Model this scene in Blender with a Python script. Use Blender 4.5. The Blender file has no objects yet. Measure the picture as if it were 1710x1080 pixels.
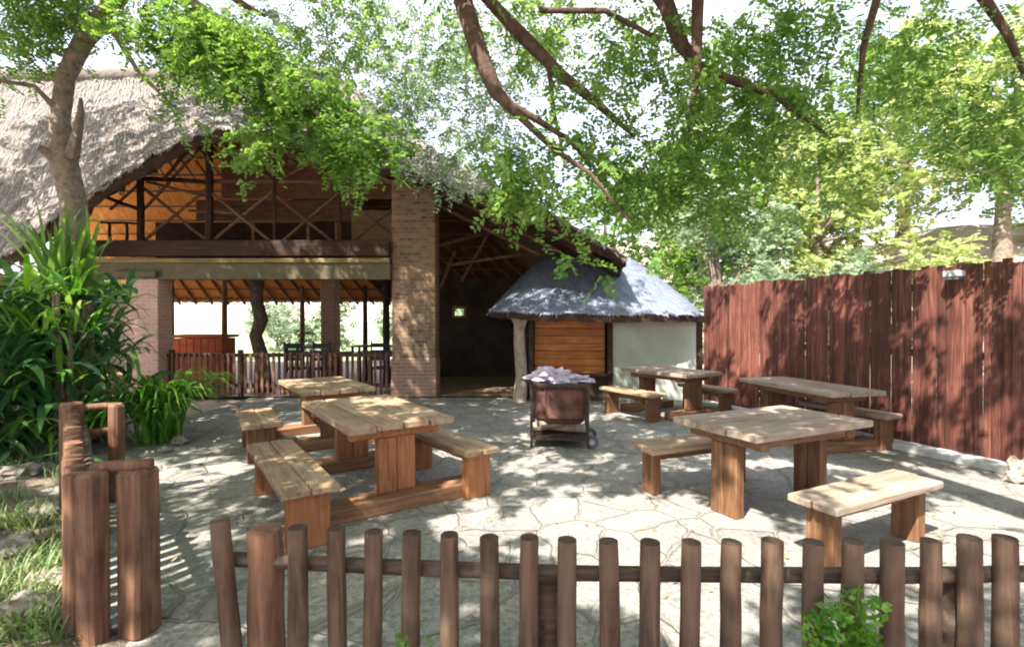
import bpy, bmesh, math, random
import numpy as np
from mathutils import Vector, Matrix, noise as mnoise
random.seed(7); rng = np.random.default_rng(7)
R = math.radians
S = bpy.context.scene
C = S.collection

# ---------------------------------------------------------------- camera
F, CX, CY, EYE = 850.0, 855.0, 535.0, 1.6          # focal length and principal point in photo pixels, eye height
cam_d = bpy.data.cameras.new('camera'); cam = bpy.data.objects.new('camera', cam_d); C.objects.link(cam)
cam_d.sensor_width = 36; cam_d.lens = 36 * F / 1710
cam_d.clip_start = 0.05; cam_d.clip_end = 600
cam.location = (0, 0, EYE); cam.rotation_euler = (R(90) - math.atan(5 / F), 0, 0)
S.camera = cam
# ---------------------------------------------------------------- light
SUN = Vector((0.46, 0.64, -1.0)).normalized()      # direction the light travels
elev = math.asin(-SUN.z)
w = bpy.data.worlds.new('World'); S.world = w; w.use_nodes = True
nt = w.node_tree; nt.nodes.clear()
sky = nt.nodes.new('ShaderNodeTexSky'); sky.sky_type = 'NISHITA'; sky.sun_disc = False
sky.sun_elevation = elev; sky.sun_rotation = math.atan2(-SUN.x, -SUN.y)
sky.air_density = 1.0; sky.dust_density = 3.5; sky.ozone_density = 0.7
bg = nt.nodes.new('ShaderNodeBackground'); bg.inputs[1].default_value = 0.15
wo = nt.nodes.new('ShaderNodeOutputWorld')
ctc = nt.nodes.new('ShaderNodeTexCoord'); cn = nt.nodes.new('ShaderNodeTexNoise'); cn.inputs['Scale'].default_value = 2.6; cn.inputs['Detail'].default_value = 6
nt.links.new(ctc.outputs['Generated'], cn.inputs['Vector'])
cr = nt.nodes.new('ShaderNodeMapRange'); cr.inputs[1].default_value = 0.3; cr.inputs[2].default_value = 0.65; cr.inputs[3].default_value = 0.45; cr.inputs[4].default_value = 0.92
nt.links.new(cn.outputs['Fac'], cr.inputs[0])
cm = nt.nodes.new('ShaderNodeMix'); cm.data_type = 'RGBA'; cm.inputs[7].default_value = (3.5, 3.6, 4.1, 1)      # thin bright cloud over the blue
nt.links.new(cr.outputs[0], cm.inputs[0]); nt.links.new(sky.outputs[0], cm.inputs[6])
nt.links.new(cm.outputs[2], bg.inputs[0]); nt.links.new(bg.outputs[0], wo.inputs[0])
sd = bpy.data.lights.new('sun', 'SUN'); sd.energy = 4.6; sd.angle = R(0.5); sd.color = (1, 0.93, 0.82)
so = bpy.data.objects.new('sun', sd); C.objects.link(so); so.location = (-6, -9, 14)
so.rotation_euler = SUN.to_track_quat('-Z', 'Y').to_euler()
S.view_settings.view_transform = 'Standard'; S.view_settings.look = 'None'
S.view_settings.exposure = 2.0; S.view_settings.gamma = 1; S.view_settings.use_curve_mapping = False
S.render.engine = 'CYCLES'
S.cycles.filter_width = 2.0; S.cycles.max_bounces = 8; S.cycles.diffuse_bounces = 5; S.cycles.transmission_bounces = 4

def at(px, py, Y):                                  # photo pixel at distance Y -> point
    return Vector(((px - CX) / F * Y, Y, EYE + (CY - py) / F * Y))

# ---------------------------------------------------------------- materials
def mat(name):
    m = bpy.data.materials.new(name); m.use_nodes = True
    n = m.node_tree; n.nodes.clear()
    o = n.nodes.new('ShaderNodeOutputMaterial'); b = n.nodes.new('ShaderNodeBsdfPrincipled')
    n.links.new(b.outputs[0], o.inputs[0]); b.inputs['Roughness'].default_value = 0.8
    b.inputs['Specular IOR Level'].default_value = 0.3
    return m, n, b, o
def nd(n, t, **k):
    x = n.nodes.new(t)
    for a, v in k.items(): setattr(x, a, v)
    return x
def coords(n, scale, space='Object', rot=(0, 0, 0)):
    tc = nd(n, 'ShaderNodeTexCoord'); mp = nd(n, 'ShaderNodeMapping')
    mp.inputs['Scale'].default_value = scale; mp.inputs['Rotation'].default_value = rot
    n.links.new(tc.outputs[space], mp.inputs[0]); return mp.outputs[0]
def noise(n, vec, scale, detail=6, rough=0.6, dist=0.0):
    x = nd(n, 'ShaderNodeTexNoise'); x.inputs['Scale'].default_value = scale; x.inputs['Detail'].default_value = detail
    x.inputs['Roughness'].default_value = rough; x.inputs['Distortion'].default_value = dist
    n.links.new(vec, x.inputs['Vector']); return x.outputs['Fac']
def ramp(n, fac, stops):
    r = nd(n, 'ShaderNodeValToRGB'); e = r.color_ramp.elements
    while len(e) < len(stops): e.new(0.5)
    for i, (p, c) in enumerate(stops):
        e[i].position = p; e[i].color = (c[0], c[1], c[2], 1)
    n.links.new(fac, r.inputs[0]); return r.outputs[0]
def mix(n, fac, a, b, mode='MIX'):
    x = nd(n, 'ShaderNodeMix', data_type='RGBA', blend_type=mode)
    if isinstance(fac, (int, float)): x.inputs[0].default_value = fac
    else: n.links.new(fac, x.inputs[0])
    for v, i in ((a, 6), (b, 7)):
        if isinstance(v, tuple): x.inputs[i].default_value = (*v[:3], 1)
        else: n.links.new(v, x.inputs[i])
    return x.outputs[2]
def maths(n, op, a, b=0.0, clamp=False):
    x = nd(n, 'ShaderNodeMath', operation=op, use_clamp=clamp)
    for v, i in ((a, 0), (b, 1)):
        if isinstance(v, (int, float)): x.inputs[i].default_value = v
        else: n.links.new(v, x.inputs[i])
    return x.outputs[0]
def bump(n, b, h, strength=0.3, dist=0.01):
    x = nd(n, 'ShaderNodeBump'); x.inputs['Strength'].default_value = strength; x.inputs['Distance'].default_value = dist
    n.links.new(h, x.inputs['Height']); n.links.new(x.outputs[0], b.inputs['Normal'])
def island(n):
    g = nd(n, 'ShaderNodeNewGeometry'); return g.outputs['Random Per Island']

def wood(name, dark, mid, light, axis='x', rough=0.75, var=0.35, stain=0.0):
    m, n, b, o = mat(name)
    sc = {'x': (1.2, 16, 16), 'y': (16, 1.2, 16), 'z': (16, 16, 1.2)}[axis]
    v = coords(n, sc)
    rnd = island(n)
    cmb = nd(n, 'ShaderNodeVectorMath', operation='ADD'); sx = nd(n, 'ShaderNodeCombineXYZ')
    n.links.new(maths(n, 'MULTIPLY', rnd, 37.0), sx.inputs[0]); n.links.new(maths(n, 'MULTIPLY', rnd, 91.0), sx.inputs[1])
    n.links.new(v, cmb.inputs[0]); n.links.new(sx.outputs[0], cmb.inputs[1])
    f = noise(n, cmb.outputs[0], 1.6, 8, 0.65, 0.6)
    col = ramp(n, f, [(0.3, dark), (0.5, mid), (0.72, light)])
    blot = noise(n, coords(n, (1, 1, 1)), 3.5, 4, 0.6)
    col = mix(n, ramp(n, blot, [(0.35, (0, 0, 0)), (0.7, (1, 1, 1))]), col, mix(n, 0.45, col, dark), 'MIX') if stain == 0 else \
        mix(n, ramp(n, blot, [(0.42, (0, 0, 0)), (0.62, (1, 1, 1))]), col, mix(n, stain, col, light))
    val = maths(n, 'ADD', maths(n, 'MULTIPLY', rnd, var), 1 - var / 2)
    hs = nd(n, 'ShaderNodeHueSaturation'); n.links.new(val, hs.inputs['Value']); n.links.new(col, hs.inputs['Color'])
    n.links.new(hs.outputs[0], b.inputs['Base Color']); b.inputs['Roughness'].default_value = rough
    bump(n, b, f, 0.6, 0.008)
    return m
def plain(name, col, rough=0.7, metal=0.0, var=0.25, scale=6.0, bmp=0.2):
    m, n, b, o = mat(name)
    f = noise(n, coords(n, (1, 1, 1)), scale, 6, 0.65)
    lo = tuple(c * (1 - var) for c in col); hi = tuple(min(1, c * (1 + var)) for c in col)
    n.links.new(ramp(n, f, [(0.3, lo), (0.7, hi)]), b.inputs['Base Color'])
    b.inputs['Roughness'].default_value = rough; b.inputs['Metallic'].default_value = metal
    bump(n, b, f, bmp, 0.02); return m
def leafmat(name, cols, trans=0.45, rough=0.45):
    m, n, b, o = mat(name)
    rnd = island(n)
    big = noise(n, coords(n, (1, 1, 1)), 1.1, 2, 0.5)
    f = maths(n, 'ADD', maths(n, 'MULTIPLY', rnd, 0.65), maths(n, 'MULTIPLY', maths(n, 'SUBTRACT', big, 0.25), 0.7), True)
    k = len(cols) - 1
    c = ramp(n, f, [(i / k, q) for i, q in enumerate(cols)])
    n.links.new(c, b.inputs['Base Color']); b.inputs['Roughness'].default_value = rough
    t = nd(n, 'ShaderNodeBsdfTranslucent'); hs = nd(n, 'ShaderNodeHueSaturation')
    hs.inputs['Hue'].default_value = 0.48; hs.inputs['Saturation'].default_value = 1.1; hs.inputs['Value'].default_value = 1.5
    n.links.new(c, hs.inputs['Color']); n.links.new(hs.outputs[0], t.inputs[0])
    mx = nd(n, 'ShaderNodeMixShader'); mx.inputs[0].default_value = trans
    n.links.new(b.outputs[0], mx.inputs[1]); n.links.new(t.outputs[0], mx.inputs[2]); n.links.new(mx.outputs[0], o.inputs[0])
    return m
def thatch_mat(name, lo, mid, hi, dapple_wear=0.0):
    m, n, b, o = mat(name)
    v = coords(n, (26, 2.0, 1), 'UV')
    f = noise(n, v, 1.0, 8, 0.7, 0.4)
    p = noise(n, coords(n, (1, 1, 1)), 0.9, 6, 0.7)
    q = noise(n, coords(n, (8, 8, 8)), 1.0, 5, 0.7)
    col = ramp(n, f, [(0.28, lo), (0.5, mid), (0.72, hi)])
    col = mix(n, ramp(n, p, [(0.42, (0, 0, 0)), (0.65, (0.65, 0.65, 0.65))]), col, mix(n, 0.7, col, lo))
    if dapple_wear: col = mix(n, ramp(n, q, [(0.5, (0, 0, 0)), (0.7, (dapple_wear,) * 3)]), col, (0.12, 0.11, 0.08))  # dark mottles, weathering plus tree shade put into the colour
    n.links.new(col, b.inputs['Base Color']); b.inputs['Roughness'].default_value = 0.95; b.inputs['Specular IOR Level'].default_value = 0.1
    bump(n, b, maths(n, 'ADD', f, maths(n, 'MULTIPLY', q, 0.8)), 1.0, 0.06)
    return m
def brick_mat(name, c1, c2, mortar, sx=0.22, sy=0.075, ms=0.012, bs=0.5):
    m, n, b, o = mat(name)
    tc = nd(n, 'ShaderNodeTexCoord'); sp = nd(n, 'ShaderNodeSeparateXYZ'); n.links.new(tc.outputs['Object'], sp.inputs[0])
    cb = nd(n, 'ShaderNodeCombineXYZ'); n.links.new(maths(n, 'ADD', sp.outputs[0], sp.outputs[1]), cb.inputs[0]); n.links.new(sp.outputs[2], cb.inputs[1])
    br = nd(n, 'ShaderNodeTexBrick'); n.links.new(cb.outputs[0], br.inputs['Vector'])
    br.inputs['Scale'].default_value = 1; br.inputs['Brick Width'].default_value = sx; br.inputs['Row Height'].default_value = sy
    br.inputs['Mortar Size'].default_value = ms; br.inputs['Mortar Smooth'].default_value = 0.3; br.inputs['Bias'].default_value = 0.0
    br.inputs['Color1'].default_value = (*c1, 1); br.inputs['Color2'].default_value = (*c2, 1); br.inputs['Mortar'].default_value = (*mortar, 1)
    f = noise(n, coords(n, (1, 1, 1)), 9, 5, 0.7)
    col = mix(n, ramp(n, f, [(0.4, (0, 0, 0)), (0.7, (bs,) * 3)]), br.outputs['Color'], mix(n, 0.6, br.outputs['Color'], mortar))
    n.links.new(col, b.inputs['Base Color'])
    bump(n, b, maths(n, 'ADD', maths(n, 'MULTIPLY', br.outputs['Fac'], -1.0), maths(n, 'MULTIPLY', f, 0.5)), 0.8, 0.015); return m
def stone_mat(name, cols, mortar, scale=7.0):
    m, n, b, o = mat(name)
    v = coords(n, (1, 1, 1.35))
    vo = nd(n, 'ShaderNodeTexVoronoi'); vo.inputs['Scale'].default_value = scale; n.links.new(v, vo.inputs['Vector'])
    ve = nd(n, 'ShaderNodeTexVoronoi', feature='DISTANCE_TO_EDGE'); ve.inputs['Scale'].default_value = scale; n.links.new(v, ve.inputs['Vector'])
    sp = nd(n, 'ShaderNodeSeparateColor'); n.links.new(vo.outputs['Color'], sp.inputs[0])
    k = len(cols) - 1
    c = ramp(n, sp.outputs[0], [(i / k, q) for i, q in enumerate(cols)])
    e = ramp(n, ve.outputs['Distance'], [(0.03, (0, 0, 0)), (0.1, (1, 1, 1))])
    f = noise(n, v, 14, 5, 0.7)
    c = mix(n, f, mix(n, 0.4, c, (0.1, 0.08, 0.06)), c)
    n.links.new(mix(n, e, mortar, c), b.inputs['Base Color'])
    bump(n, b, maths(n, 'ADD', e, maths(n, 'MULTIPLY', f, 0.4)), 0.8, 0.02); return m

def paving_mat():
    m, n, b, o = mat('flagstone paving')
    tc = nd(n, 'ShaderNodeTexCoord'); P = tc.outputs['Object']
    wn = nd(n, 'ShaderNodeTexNoise'); wn.inputs['Scale'].default_value = 1.4; wn.inputs['Detail'].default_value = 4; n.links.new(P, wn.inputs['Vector'])
    add = nd(n, 'ShaderNodeVectorMath', operation='MULTIPLY_ADD'); n.links.new(wn.outputs['Color'], add.inputs[0])
    add.inputs[1].default_value = (0.35, 0.35, 0); n.links.new(P, add.inputs[2]); V = add.outputs[0]
    vo = nd(n, 'ShaderNodeTexVoronoi'); vo.inputs['Scale'].default_value = 2.1; n.links.new(V, vo.inputs['Vector'])
    ve = nd(n, 'ShaderNodeTexVoronoi', feature='DISTANCE_TO_EDGE'); ve.inputs['Scale'].default_value = 2.1; n.links.new(V, ve.inputs['Vector'])
    sp = nd(n, 'ShaderNodeSeparateColor'); n.links.new(vo.outputs['Color'], sp.inputs[0])
    st = ramp(n, sp.outputs[0], [(0, (0.20, 0.205, 0.205)), (0.35, (0.29, 0.29, 0.28)), (0.7, (0.235, 0.25, 0.245)), (1, (0.35, 0.33, 0.295))])
    f = noise(n, P, 2.2, 9, 0.7); g = noise(n, P, 26, 6, 0.75)
    st = mix(n, ramp(n, f, [(0.35, (0, 0, 0)), (0.7, (0.8,) * 3)]), st, (0.45, 0.41, 0.355))
    st = mix(n, ramp(n, g, [(0.36, (0.7,) * 3), (0.58, (0, 0, 0))]), st, (0.10, 0.095, 0.09))
    wob = maths(n, 'ADD', ve.outputs['Distance'], maths(n, 'MULTIPLY', maths(n, 'SUBTRACT', g, 0.5), 0.03))
    e = ramp(n, wob, [(0.012, (0, 0, 0)), (0.035, (1, 1, 1))])
    jn = mix(n, f, (0.20, 0.19, 0.17), (0.30, 0.28, 0.245))
    n.links.new(mix(n, e, jn, st), b.inputs['Base Color']); b.inputs['Roughness'].default_value = 0.7
    bump(n, b, maths(n, 'ADD', maths(n, 'MULTIPLY', e, 0.5), maths(n, 'ADD', maths(n, 'MULTIPLY', g, 0.35), f)), 1.0, 0.045)
    return m
def soil_mat(name, a, b_, c):
    m, n, b, o = mat(name)
    f = noise(n, coords(n, (1, 1, 1)), 1.3, 10, 0.75); g = noise(n, coords(n, (1, 1, 1)), 30, 4, 0.8)
    col = ramp(n, f, [(0.3, a), (0.5, b_), (0.7, c)])
    col = mix(n, ramp(n, g, [(0.35, (0.6,) * 3), (0.6, (0, 0, 0))]), col, tuple(x * 0.4 for x in a))
    n.links.new(col, b.inputs['Base Color']); b.inputs['Roughness'].default_value = 0.95
    bump(n, b, maths(n, 'ADD', f, g), 0.8, 0.05); return m

M = dict(
    top=wood('weathered table top', (0.15, 0.085, 0.05), (0.29, 0.19, 0.115), (0.42, 0.32, 0.225), 'x', stain=0.5),
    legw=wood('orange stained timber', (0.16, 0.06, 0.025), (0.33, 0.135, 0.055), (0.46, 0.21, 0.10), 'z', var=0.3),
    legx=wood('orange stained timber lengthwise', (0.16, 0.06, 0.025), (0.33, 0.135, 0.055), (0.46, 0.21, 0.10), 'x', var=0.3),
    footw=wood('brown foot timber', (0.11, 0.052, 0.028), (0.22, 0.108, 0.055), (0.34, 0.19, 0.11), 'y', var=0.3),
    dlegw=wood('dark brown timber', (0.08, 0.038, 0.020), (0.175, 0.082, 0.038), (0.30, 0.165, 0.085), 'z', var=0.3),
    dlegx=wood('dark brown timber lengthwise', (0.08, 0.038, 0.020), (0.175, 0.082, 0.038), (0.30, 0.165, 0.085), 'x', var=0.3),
    gtop=wood('grey weathered top', (0.14, 0.095, 0.07), (0.27, 0.205, 0.155), (0.38, 0.32, 0.26), 'x', stain=0.5),
    picket=wood('creosoted picket', (0.024, 0.013, 0.009), (0.068, 0.039, 0.026), (0.14, 0.09, 0.06), 'z', rough=0.7, var=0.6, stain=0.55),
    rail=wood('creosoted rail', (0.03, 0.02, 0.016), (0.085, 0.055, 0.042), (0.17, 0.12, 0.095), 'x', var=0.3),
    cpost=wood('brown corner post', (0.045, 0.021, 0.013), (0.12, 0.056, 0.032), (0.24, 0.13, 0.08), 'z', var=0.5, stain=0.4),
    board=wood('red brown board', (0.04, 0.015, 0.011), (0.125, 0.042, 0.030), (0.24, 0.10, 0.072), 'z', rough=0.6, var=0.75),
    dark=wood('dark beam', (0.012, 0.006, 0.004), (0.035, 0.016, 0.01), (0.07, 0.035, 0.02), 'x', var=0.4),
    pole=wood('brown truss pole', (0.055, 0.028, 0.017), (0.14, 0.075, 0.045), (0.26, 0.15, 0.09), 'x', var=0.5),
    ochre=wood('ochre board', (0.12, 0.085, 0.035), (0.23, 0.17, 0.075), (0.34, 0.26, 0.13), 'x', var=0.2),
    olive=plain('olive grey board', (0.11, 0.095, 0.055), 0.8),
    shutter=wood('orange shutter timber', (0.14, 0.04, 0.012), (0.38, 0.13, 0.03), (0.52, 0.22, 0.06), 'x', rough=0.5, var=0.5),
    redw=wood('red brown furniture', (0.2, 0.04, 0.015), (0.45, 0.10, 0.04), (0.55, 0.17, 0.08), 'x', var=0.3),
    plaster=plain('grey green plaster', (0.40, 0.43, 0.37), 0.9, var=0.12, scale=3),
    thatch=thatch_mat('old thatch', (0.07, 0.062, 0.058), (0.23, 0.205, 0.19), (0.46, 0.41, 0.375), 0.9),
    under2=thatch_mat('dark thatch underside', (0.04, 0.022, 0.012), (0.09, 0.05, 0.03), (0.15, 0.09, 0.05)),  # smoke-dark copy of the underside, with interior shade put into its colour
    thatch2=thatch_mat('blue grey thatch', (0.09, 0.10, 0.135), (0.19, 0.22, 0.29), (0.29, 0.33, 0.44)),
    under=thatch_mat('thatch underside', (0.30, 0.10, 0.025), (0.66, 0.28, 0.07), (0.80, 0.44, 0.15)),  # orange copy of the underside, with bounced sunlight put into its colour
    stone=brick_mat('mottled brown brick', (0.29, 0.165, 0.09), (0.10, 0.055, 0.038), (0.22, 0.175, 0.12), sx=.15, sy=.075, ms=.012, bs=.9),
    brick=brick_mat('red brick', (0.36, 0.17, 0.12), (0.27, 0.13, 0.09), (0.33, 0.28, 0.22)),
    pink=brick_mat('pink brick', (0.55, 0.30, 0.24), (0.48, 0.25, 0.20), (0.50, 0.42, 0.36)),
    bark=plain('brown bark', (0.085, 0.055, 0.042), 0.95, var=0.55, scale=14, bmp=1.0),
    gbark=plain('grey brown bark', (0.17, 0.14, 0.11), 0.95, var=0.5, scale=12, bmp=1.0),
    pbark=plain('pale peeled trunk', (0.33, 0.27, 0.21), 0.9, var=0.4, scale=8, bmp=0.8),
    leaf=leafmat('green feathery leaf', [(0.05, 0.12, 0.04), (0.10, 0.21, 0.05), (0.18, 0.30, 0.07), (0.30, 0.40, 0.14)], 0.55),
    leafb=leafmat('bright green leaf', [(0.045, 0.11, 0.028), (0.085, 0.19, 0.04), (0.15, 0.27, 0.06), (0.25, 0.35, 0.11)], 0.5),
    leafg=leafmat('grey green leaf', [(0.08, 0.14, 0.08), (0.15, 0.22, 0.13), (0.25, 0.32, 0.20), (0.38, 0.43, 0.31)], 0.4),
    leafy=leafmat('yellow green leaf', [(0.12, 0.19, 0.055), (0.22, 0.30, 0.09), (0.35, 0.41, 0.17), (0.46, 0.48, 0.28)], 0.45),
    leafd=leafmat('dark glossy leaf', [(0.022, 0.075, 0.03), (0.045, 0.135, 0.045), (0.085, 0.20, 0.06), (0.24, 0.30, 0.12)], 0.25, 0.3),
    fern=leafmat('fern leaf', [(0.02, 0.09, 0.015), (0.06, 0.19, 0.02), (0.14, 0.30, 0.04), (0.35, 0.48, 0.16)], 0.35, 0.35),
    grass=leafmat('grass blade', [(0.05, 0.10, 0.03), (0.10, 0.18, 0.05), (0.22, 0.27, 0.12), (0.36, 0.35, 0.22)], 0.3),
    paving=paving_mat(),
    soil=soil_mat('garden soil', (0.13, 0.10, 0.075), (0.24, 0.19, 0.145), (0.37, 0.32, 0.26)),
    sand=soil_mat('pale bank earth', (0.42, 0.32, 0.26), (0.58, 0.47, 0.40), (0.70, 0.60, 0.53)),
    lawn=soil_mat('pale lawn', (0.22, 0.30, 0.14), (0.36, 0.42, 0.24), (0.50, 0.52, 0.38)),
    rock=plain('grey rock', (0.19, 0.17, 0.145), 0.9, var=0.4, scale=7, bmp=0.8),
    steel=plain('blackened steel', (0.055, 0.04, 0.035), 0.55, 0.5, var=0.5, scale=8),
    rust=plain('rusty red drum steel', (0.10, 0.045, 0.035), 0.8, 0.1, var=0.8, scale=5),
    ash=plain('pale lilac plastic sheet', (0.46, 0.41, 0.49), 0.55, var=0.3, scale=9),
    rubber=plain('grey rubber', (0.10, 0.10, 0.11), 0.7),
    lampm=plain('pale grey lamp casing', (0.36, 0.36, 0.39), 0.5, var=0.08),
    floor=plain('polished hall floor', (0.27, 0.18, 0.12), 0.45, var=0.3, scale=3),
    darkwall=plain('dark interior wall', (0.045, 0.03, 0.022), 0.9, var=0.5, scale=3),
    pinkwall=plain('pale painted wall', (0.62, 0.60, 0.55), 0.9, var=0.1),
    steelblue=plain('dark blue grey fabric', (0.04, 0.05, 0.07), 0.8),
)

# ---------------------------------------------------------------- things
WM = {}
def thing(name, label, cat, loc=(0, 0, 0), rz=0.0, group=None):
    o = bpy.data.objects.new(name, None); C.objects.link(o); o.location = loc; o.rotation_euler = (0, 0, rz)
    o.empty_display_size = 0.2
    WM[o.name] = Matrix.Translation(Vector(loc)) @ Matrix.Rotation(rz, 4, 'Z')
    return tag(o, label, cat, group)
def tag(o, label=None, cat=None, group=None, kind=None):
    if label: o['label'] = label
    if cat: o['category'] = cat
    if group: o['group'] = group
    if kind: o['kind'] = kind
    return o
def finish(me, name, m, parent, world, smooth):
    if parent is not None and world: me.transform(WM[parent.name].inverted())
    me.materials.append(m)
    if smooth: me.shade_smooth()
    o = bpy.data.objects.new(name, me); C.objects.link(o)
    if parent is not None:
        o.parent = parent; WM[o.name] = WM[parent.name]
    return o
class MB:
    def __init__(s): s.bm = bmesh.new()
    def box(s, c, size, rz=0.0, bev=0.0, rot=None, jit=0.0):
        mt = Matrix.Translation(Vector(c)) @ (rot if rot is not None else Matrix.Rotation(rz, 4, 'Z')) @ Matrix.Diagonal((*size, 1))
        r = bmesh.ops.create_cube(s.bm, size=1.0, matrix=mt); vs = r['verts']
        if jit:
            for v in vs: v.co += Vector([random.uniform(-jit, jit) for _ in range(3)])
        if bev:
            es = list({e for v in vs for e in v.link_edges})
            bmesh.ops.bevel(s.bm, geom=es, offset=bev, segments=1, affect='EDGES')
        return s
    def tube(s, pts, rad, n=8, jit=0.0, flat=0.0):
        pts = [Vector(p) for p in pts]
        if isinstance(rad, (int, float)): rad = [rad] * len(pts)
        rings = []; up = None
        for i, p in enumerate(pts):
            d = (pts[min(i + 1, len(pts) - 1)] - pts[max(i - 1, 0)]).normalized()
            if up is None: up = d.orthogonal().normalized()
            a = (up - d * up.dot(d)).normalized(); b = d.cross(a); up = a
            ring = []
            for k in range(n):
                t = 2 * math.pi * k / n; rr = rad[i] * (1 + random.uniform(-jit, jit))
                ring.append(s.bm.verts.new(p + (a * math.cos(t) + b * math.sin(t)) * rr))
            rings.append(ring)
        for i in range(len(rings) - 1):
            for k in range(n):
                s.bm.faces.new((rings[i][k], rings[i][(k + 1) % n], rings[i + 1][(k + 1) % n], rings[i + 1][k]))
        s.bm.faces.new(rings[0][::-1]); s.bm.faces.new(rings[-1])
        return s
    def log(s, p0, p1, r0, r1=None, n=9, seg=4, wob=0.004):
        p0, p1 = Vector(p0), Vector(p1); r1 = r0 if r1 is None else r1
        pts = [p0.lerp(p1, i / seg) + Vector([random.uniform(-wob, wob) for _ in range(3)]) for i in range(seg + 1)]
        return s.tube(pts, [r0 + (r1 - r0) * i / seg for i in range(seg + 1)], n, 0.05)
    def build(s, name, m, parent=None, world=False, smooth=False):
        me = bpy.data.meshes.new(name); bmesh.ops.recalc_face_normals(s.bm, faces=s.bm.faces[:])
        s.bm.to_mesh(me); s.bm.free()
        o = finish(me, name, m, parent, world, smooth)
        if smooth: 
            try: me.set_sharp_from_angle(angle=R(45))
            except Exception: pass
        return o
def mesh_np(name, V, Fq, m, parent=None, world=True, smooth=False):
    V = np.asarray(V, dtype=np.float32); Fq = np.asarray(Fq, dtype=np.int32)
    me = bpy.data.meshes.new(name); k = Fq.shape[1]
    me.vertices.add(len(V)); me.vertices.foreach_set('co', V.ravel())
    me.loops.add(Fq.size); me.loops.foreach_set('vertex_index', Fq.ravel())
    me.polygons.add(len(Fq)); me.polygons.foreach_set('loop_start', np.arange(0, Fq.size, k, dtype=np.int32))
    me.polygons.foreach_set('loop_total', np.full(len(Fq), k, dtype=np.int32)); me.update(calc_edges=True)
    return finish(me, name, m, parent, world, smooth)
def grid_mesh(name, P, m, parent=None, uv=None, smooth=True, world=True):       # P: (a, b, 3) array
    a, b = P.shape[:2]; idx = np.arange(a * b).reshape(a, b)
    Fq = np.stack([idx[:-1, :-1], idx[1:, :-1], idx[1:, 1:], idx[:-1, 1:]], -1).reshape(-1, 4)
    o = mesh_np(name, P.reshape(-1, 3), Fq, m, parent, world, smooth)
    if uv is not None:
        l = o.data.uv_layers.new(name='UVMap'); U = uv.reshape(-1, 2)[Fq.ravel()]; l.data.foreach_set('uv', U.astype(np.float32).ravel())
    return o
def copy_tree(o, parent=None):
    c = o.copy(); C.objects.link(c); c.parent = parent
    for ch in list(o.children): copy_tree(ch, c)
    return c
def vnoise(p, s=1.0, o=3): return mnoise.fractal(Vector(p) * s, 1.0, 2.0, o)

# ================================================================ setting
def sheet(name, x0, x1, y0, y1, nx, ny, zf, m):
    xs = np.linspace(x0, x1, nx); ys = np.linspace(y0, y1, ny); X, Y = np.meshgrid(xs, ys, indexing='ij')
    Z = np.vectorize(zf)(X, Y); return tag(grid_mesh(name, np.stack([X, Y, Z], -1), m), kind='structure')
def sstep(a, b, x): t = min(1, max(0, (x - a) / (b - a))); return t * t * (3 - 2 * t)
def gz(x, y):
    z = -0.06 + 0.03 * vnoise((x, y, 0), 0.5)
    z += 4.6 * sstep(6.6, 19, x - 0.0 + 0.25 * (y - 6)) * sstep(-30, 0, y) * (1 + 0.25 * vnoise((x, y, 3), 0.2))
    z += 5.5 * sstep(30, 60, y)
    return z
sheet('ground', -90, 90, -60, 120, 140, 140, gz, M['sand'])
def bedz(x, y): return 0.015 + 0.05 * vnoise((x, y, 1), 1.2) + 0.03
sheet('garden_bed', -9.0, -1.5, -1.0, 9.2, 60, 70, lambda x, y: 0.02 + 0.035 * vnoise((x, y, 1), 1.6) - 0.12 * sstep(-0.3, 0.9, x + 0.95 * max(y, 2.2) * 0.85 + 0.15 * (y > 9)), M['soil'])
yard = sheet('yard_paving', -5.4, 5.9, 1.0, 10.55, 60, 60, lambda x, y: 0.004 + 0.004 * vnoise((x, y, 2), 1.5), M['paving'])
sheet('hall_floor', -13.2, 4.0, 10.55, 18.8, 2, 2, lambda x, y: 0.03, M['floor'])
sheet('lawn', -45, 30, 18.9, 40, 40, 20, lambda x, y: 0.02 + 5.5 * sstep(30, 60, y) + 0.1 * vnoise((x, y, 0), 0.3), M['lawn'])

# ================================================================ tables and benches
LT = R(124.5)
def make_table(label, loc, rz, L=1.65, W=0.95, leg='legw', legx='legx', top='top', foot='footw', off=0.62, footL=1.42, H=0.75, n=4, lw=0.336, foff=None, fy0=0.0, group='tables in the yard'):
    t = thing('picnic_table', label, 'table', loc, rz, group)
    b = MB(); pw = W / n
    for i in range(n):
        b.box((random.uniform(-.012, .012), -W / 2 + pw * (i + .5), H - 0.03 + random.uniform(-.003, .003)), (L + random.uniform(-.03, .03), pw - 0.015, 0.06), bev=0.008, jit=0.002)
    b.build('tabletop', M[top], t)
    b = MB()
    for s in (-1, 1): b.box((s * off, 0, H - 0.105), (0.10, W - 0.14, 0.088), bev=0.01)
    for s in (-1, 1): b.box((0, s * (W / 2 - 0.11), H - 0.095), (2 * off - 0.11, 0.05, 0.068), bev=0.006)
    b.build('apron', M[legx], t)
    for s in (-1, 1):
        z0 = 0.125 if footL else 0.0
        b = MB()
        for q in (-1, 1): b.box((s * off, q * lw * .256, (z0 + H - 0.15) / 2), (0.10 + 0.004 * q, lw * .494, H - 0.15 - z0), bev=0.009, jit=0.002)
        b.build('leg', M[leg], t)
    if footL:
        for s in (-1, 1):
            b = MB(); b.box((s * (foff or off), fy0, 0.062), (0.27, footL, 0.124), bev=0.012, jit=0.003); b.build('foot', M[foot], t)
    return t
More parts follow.
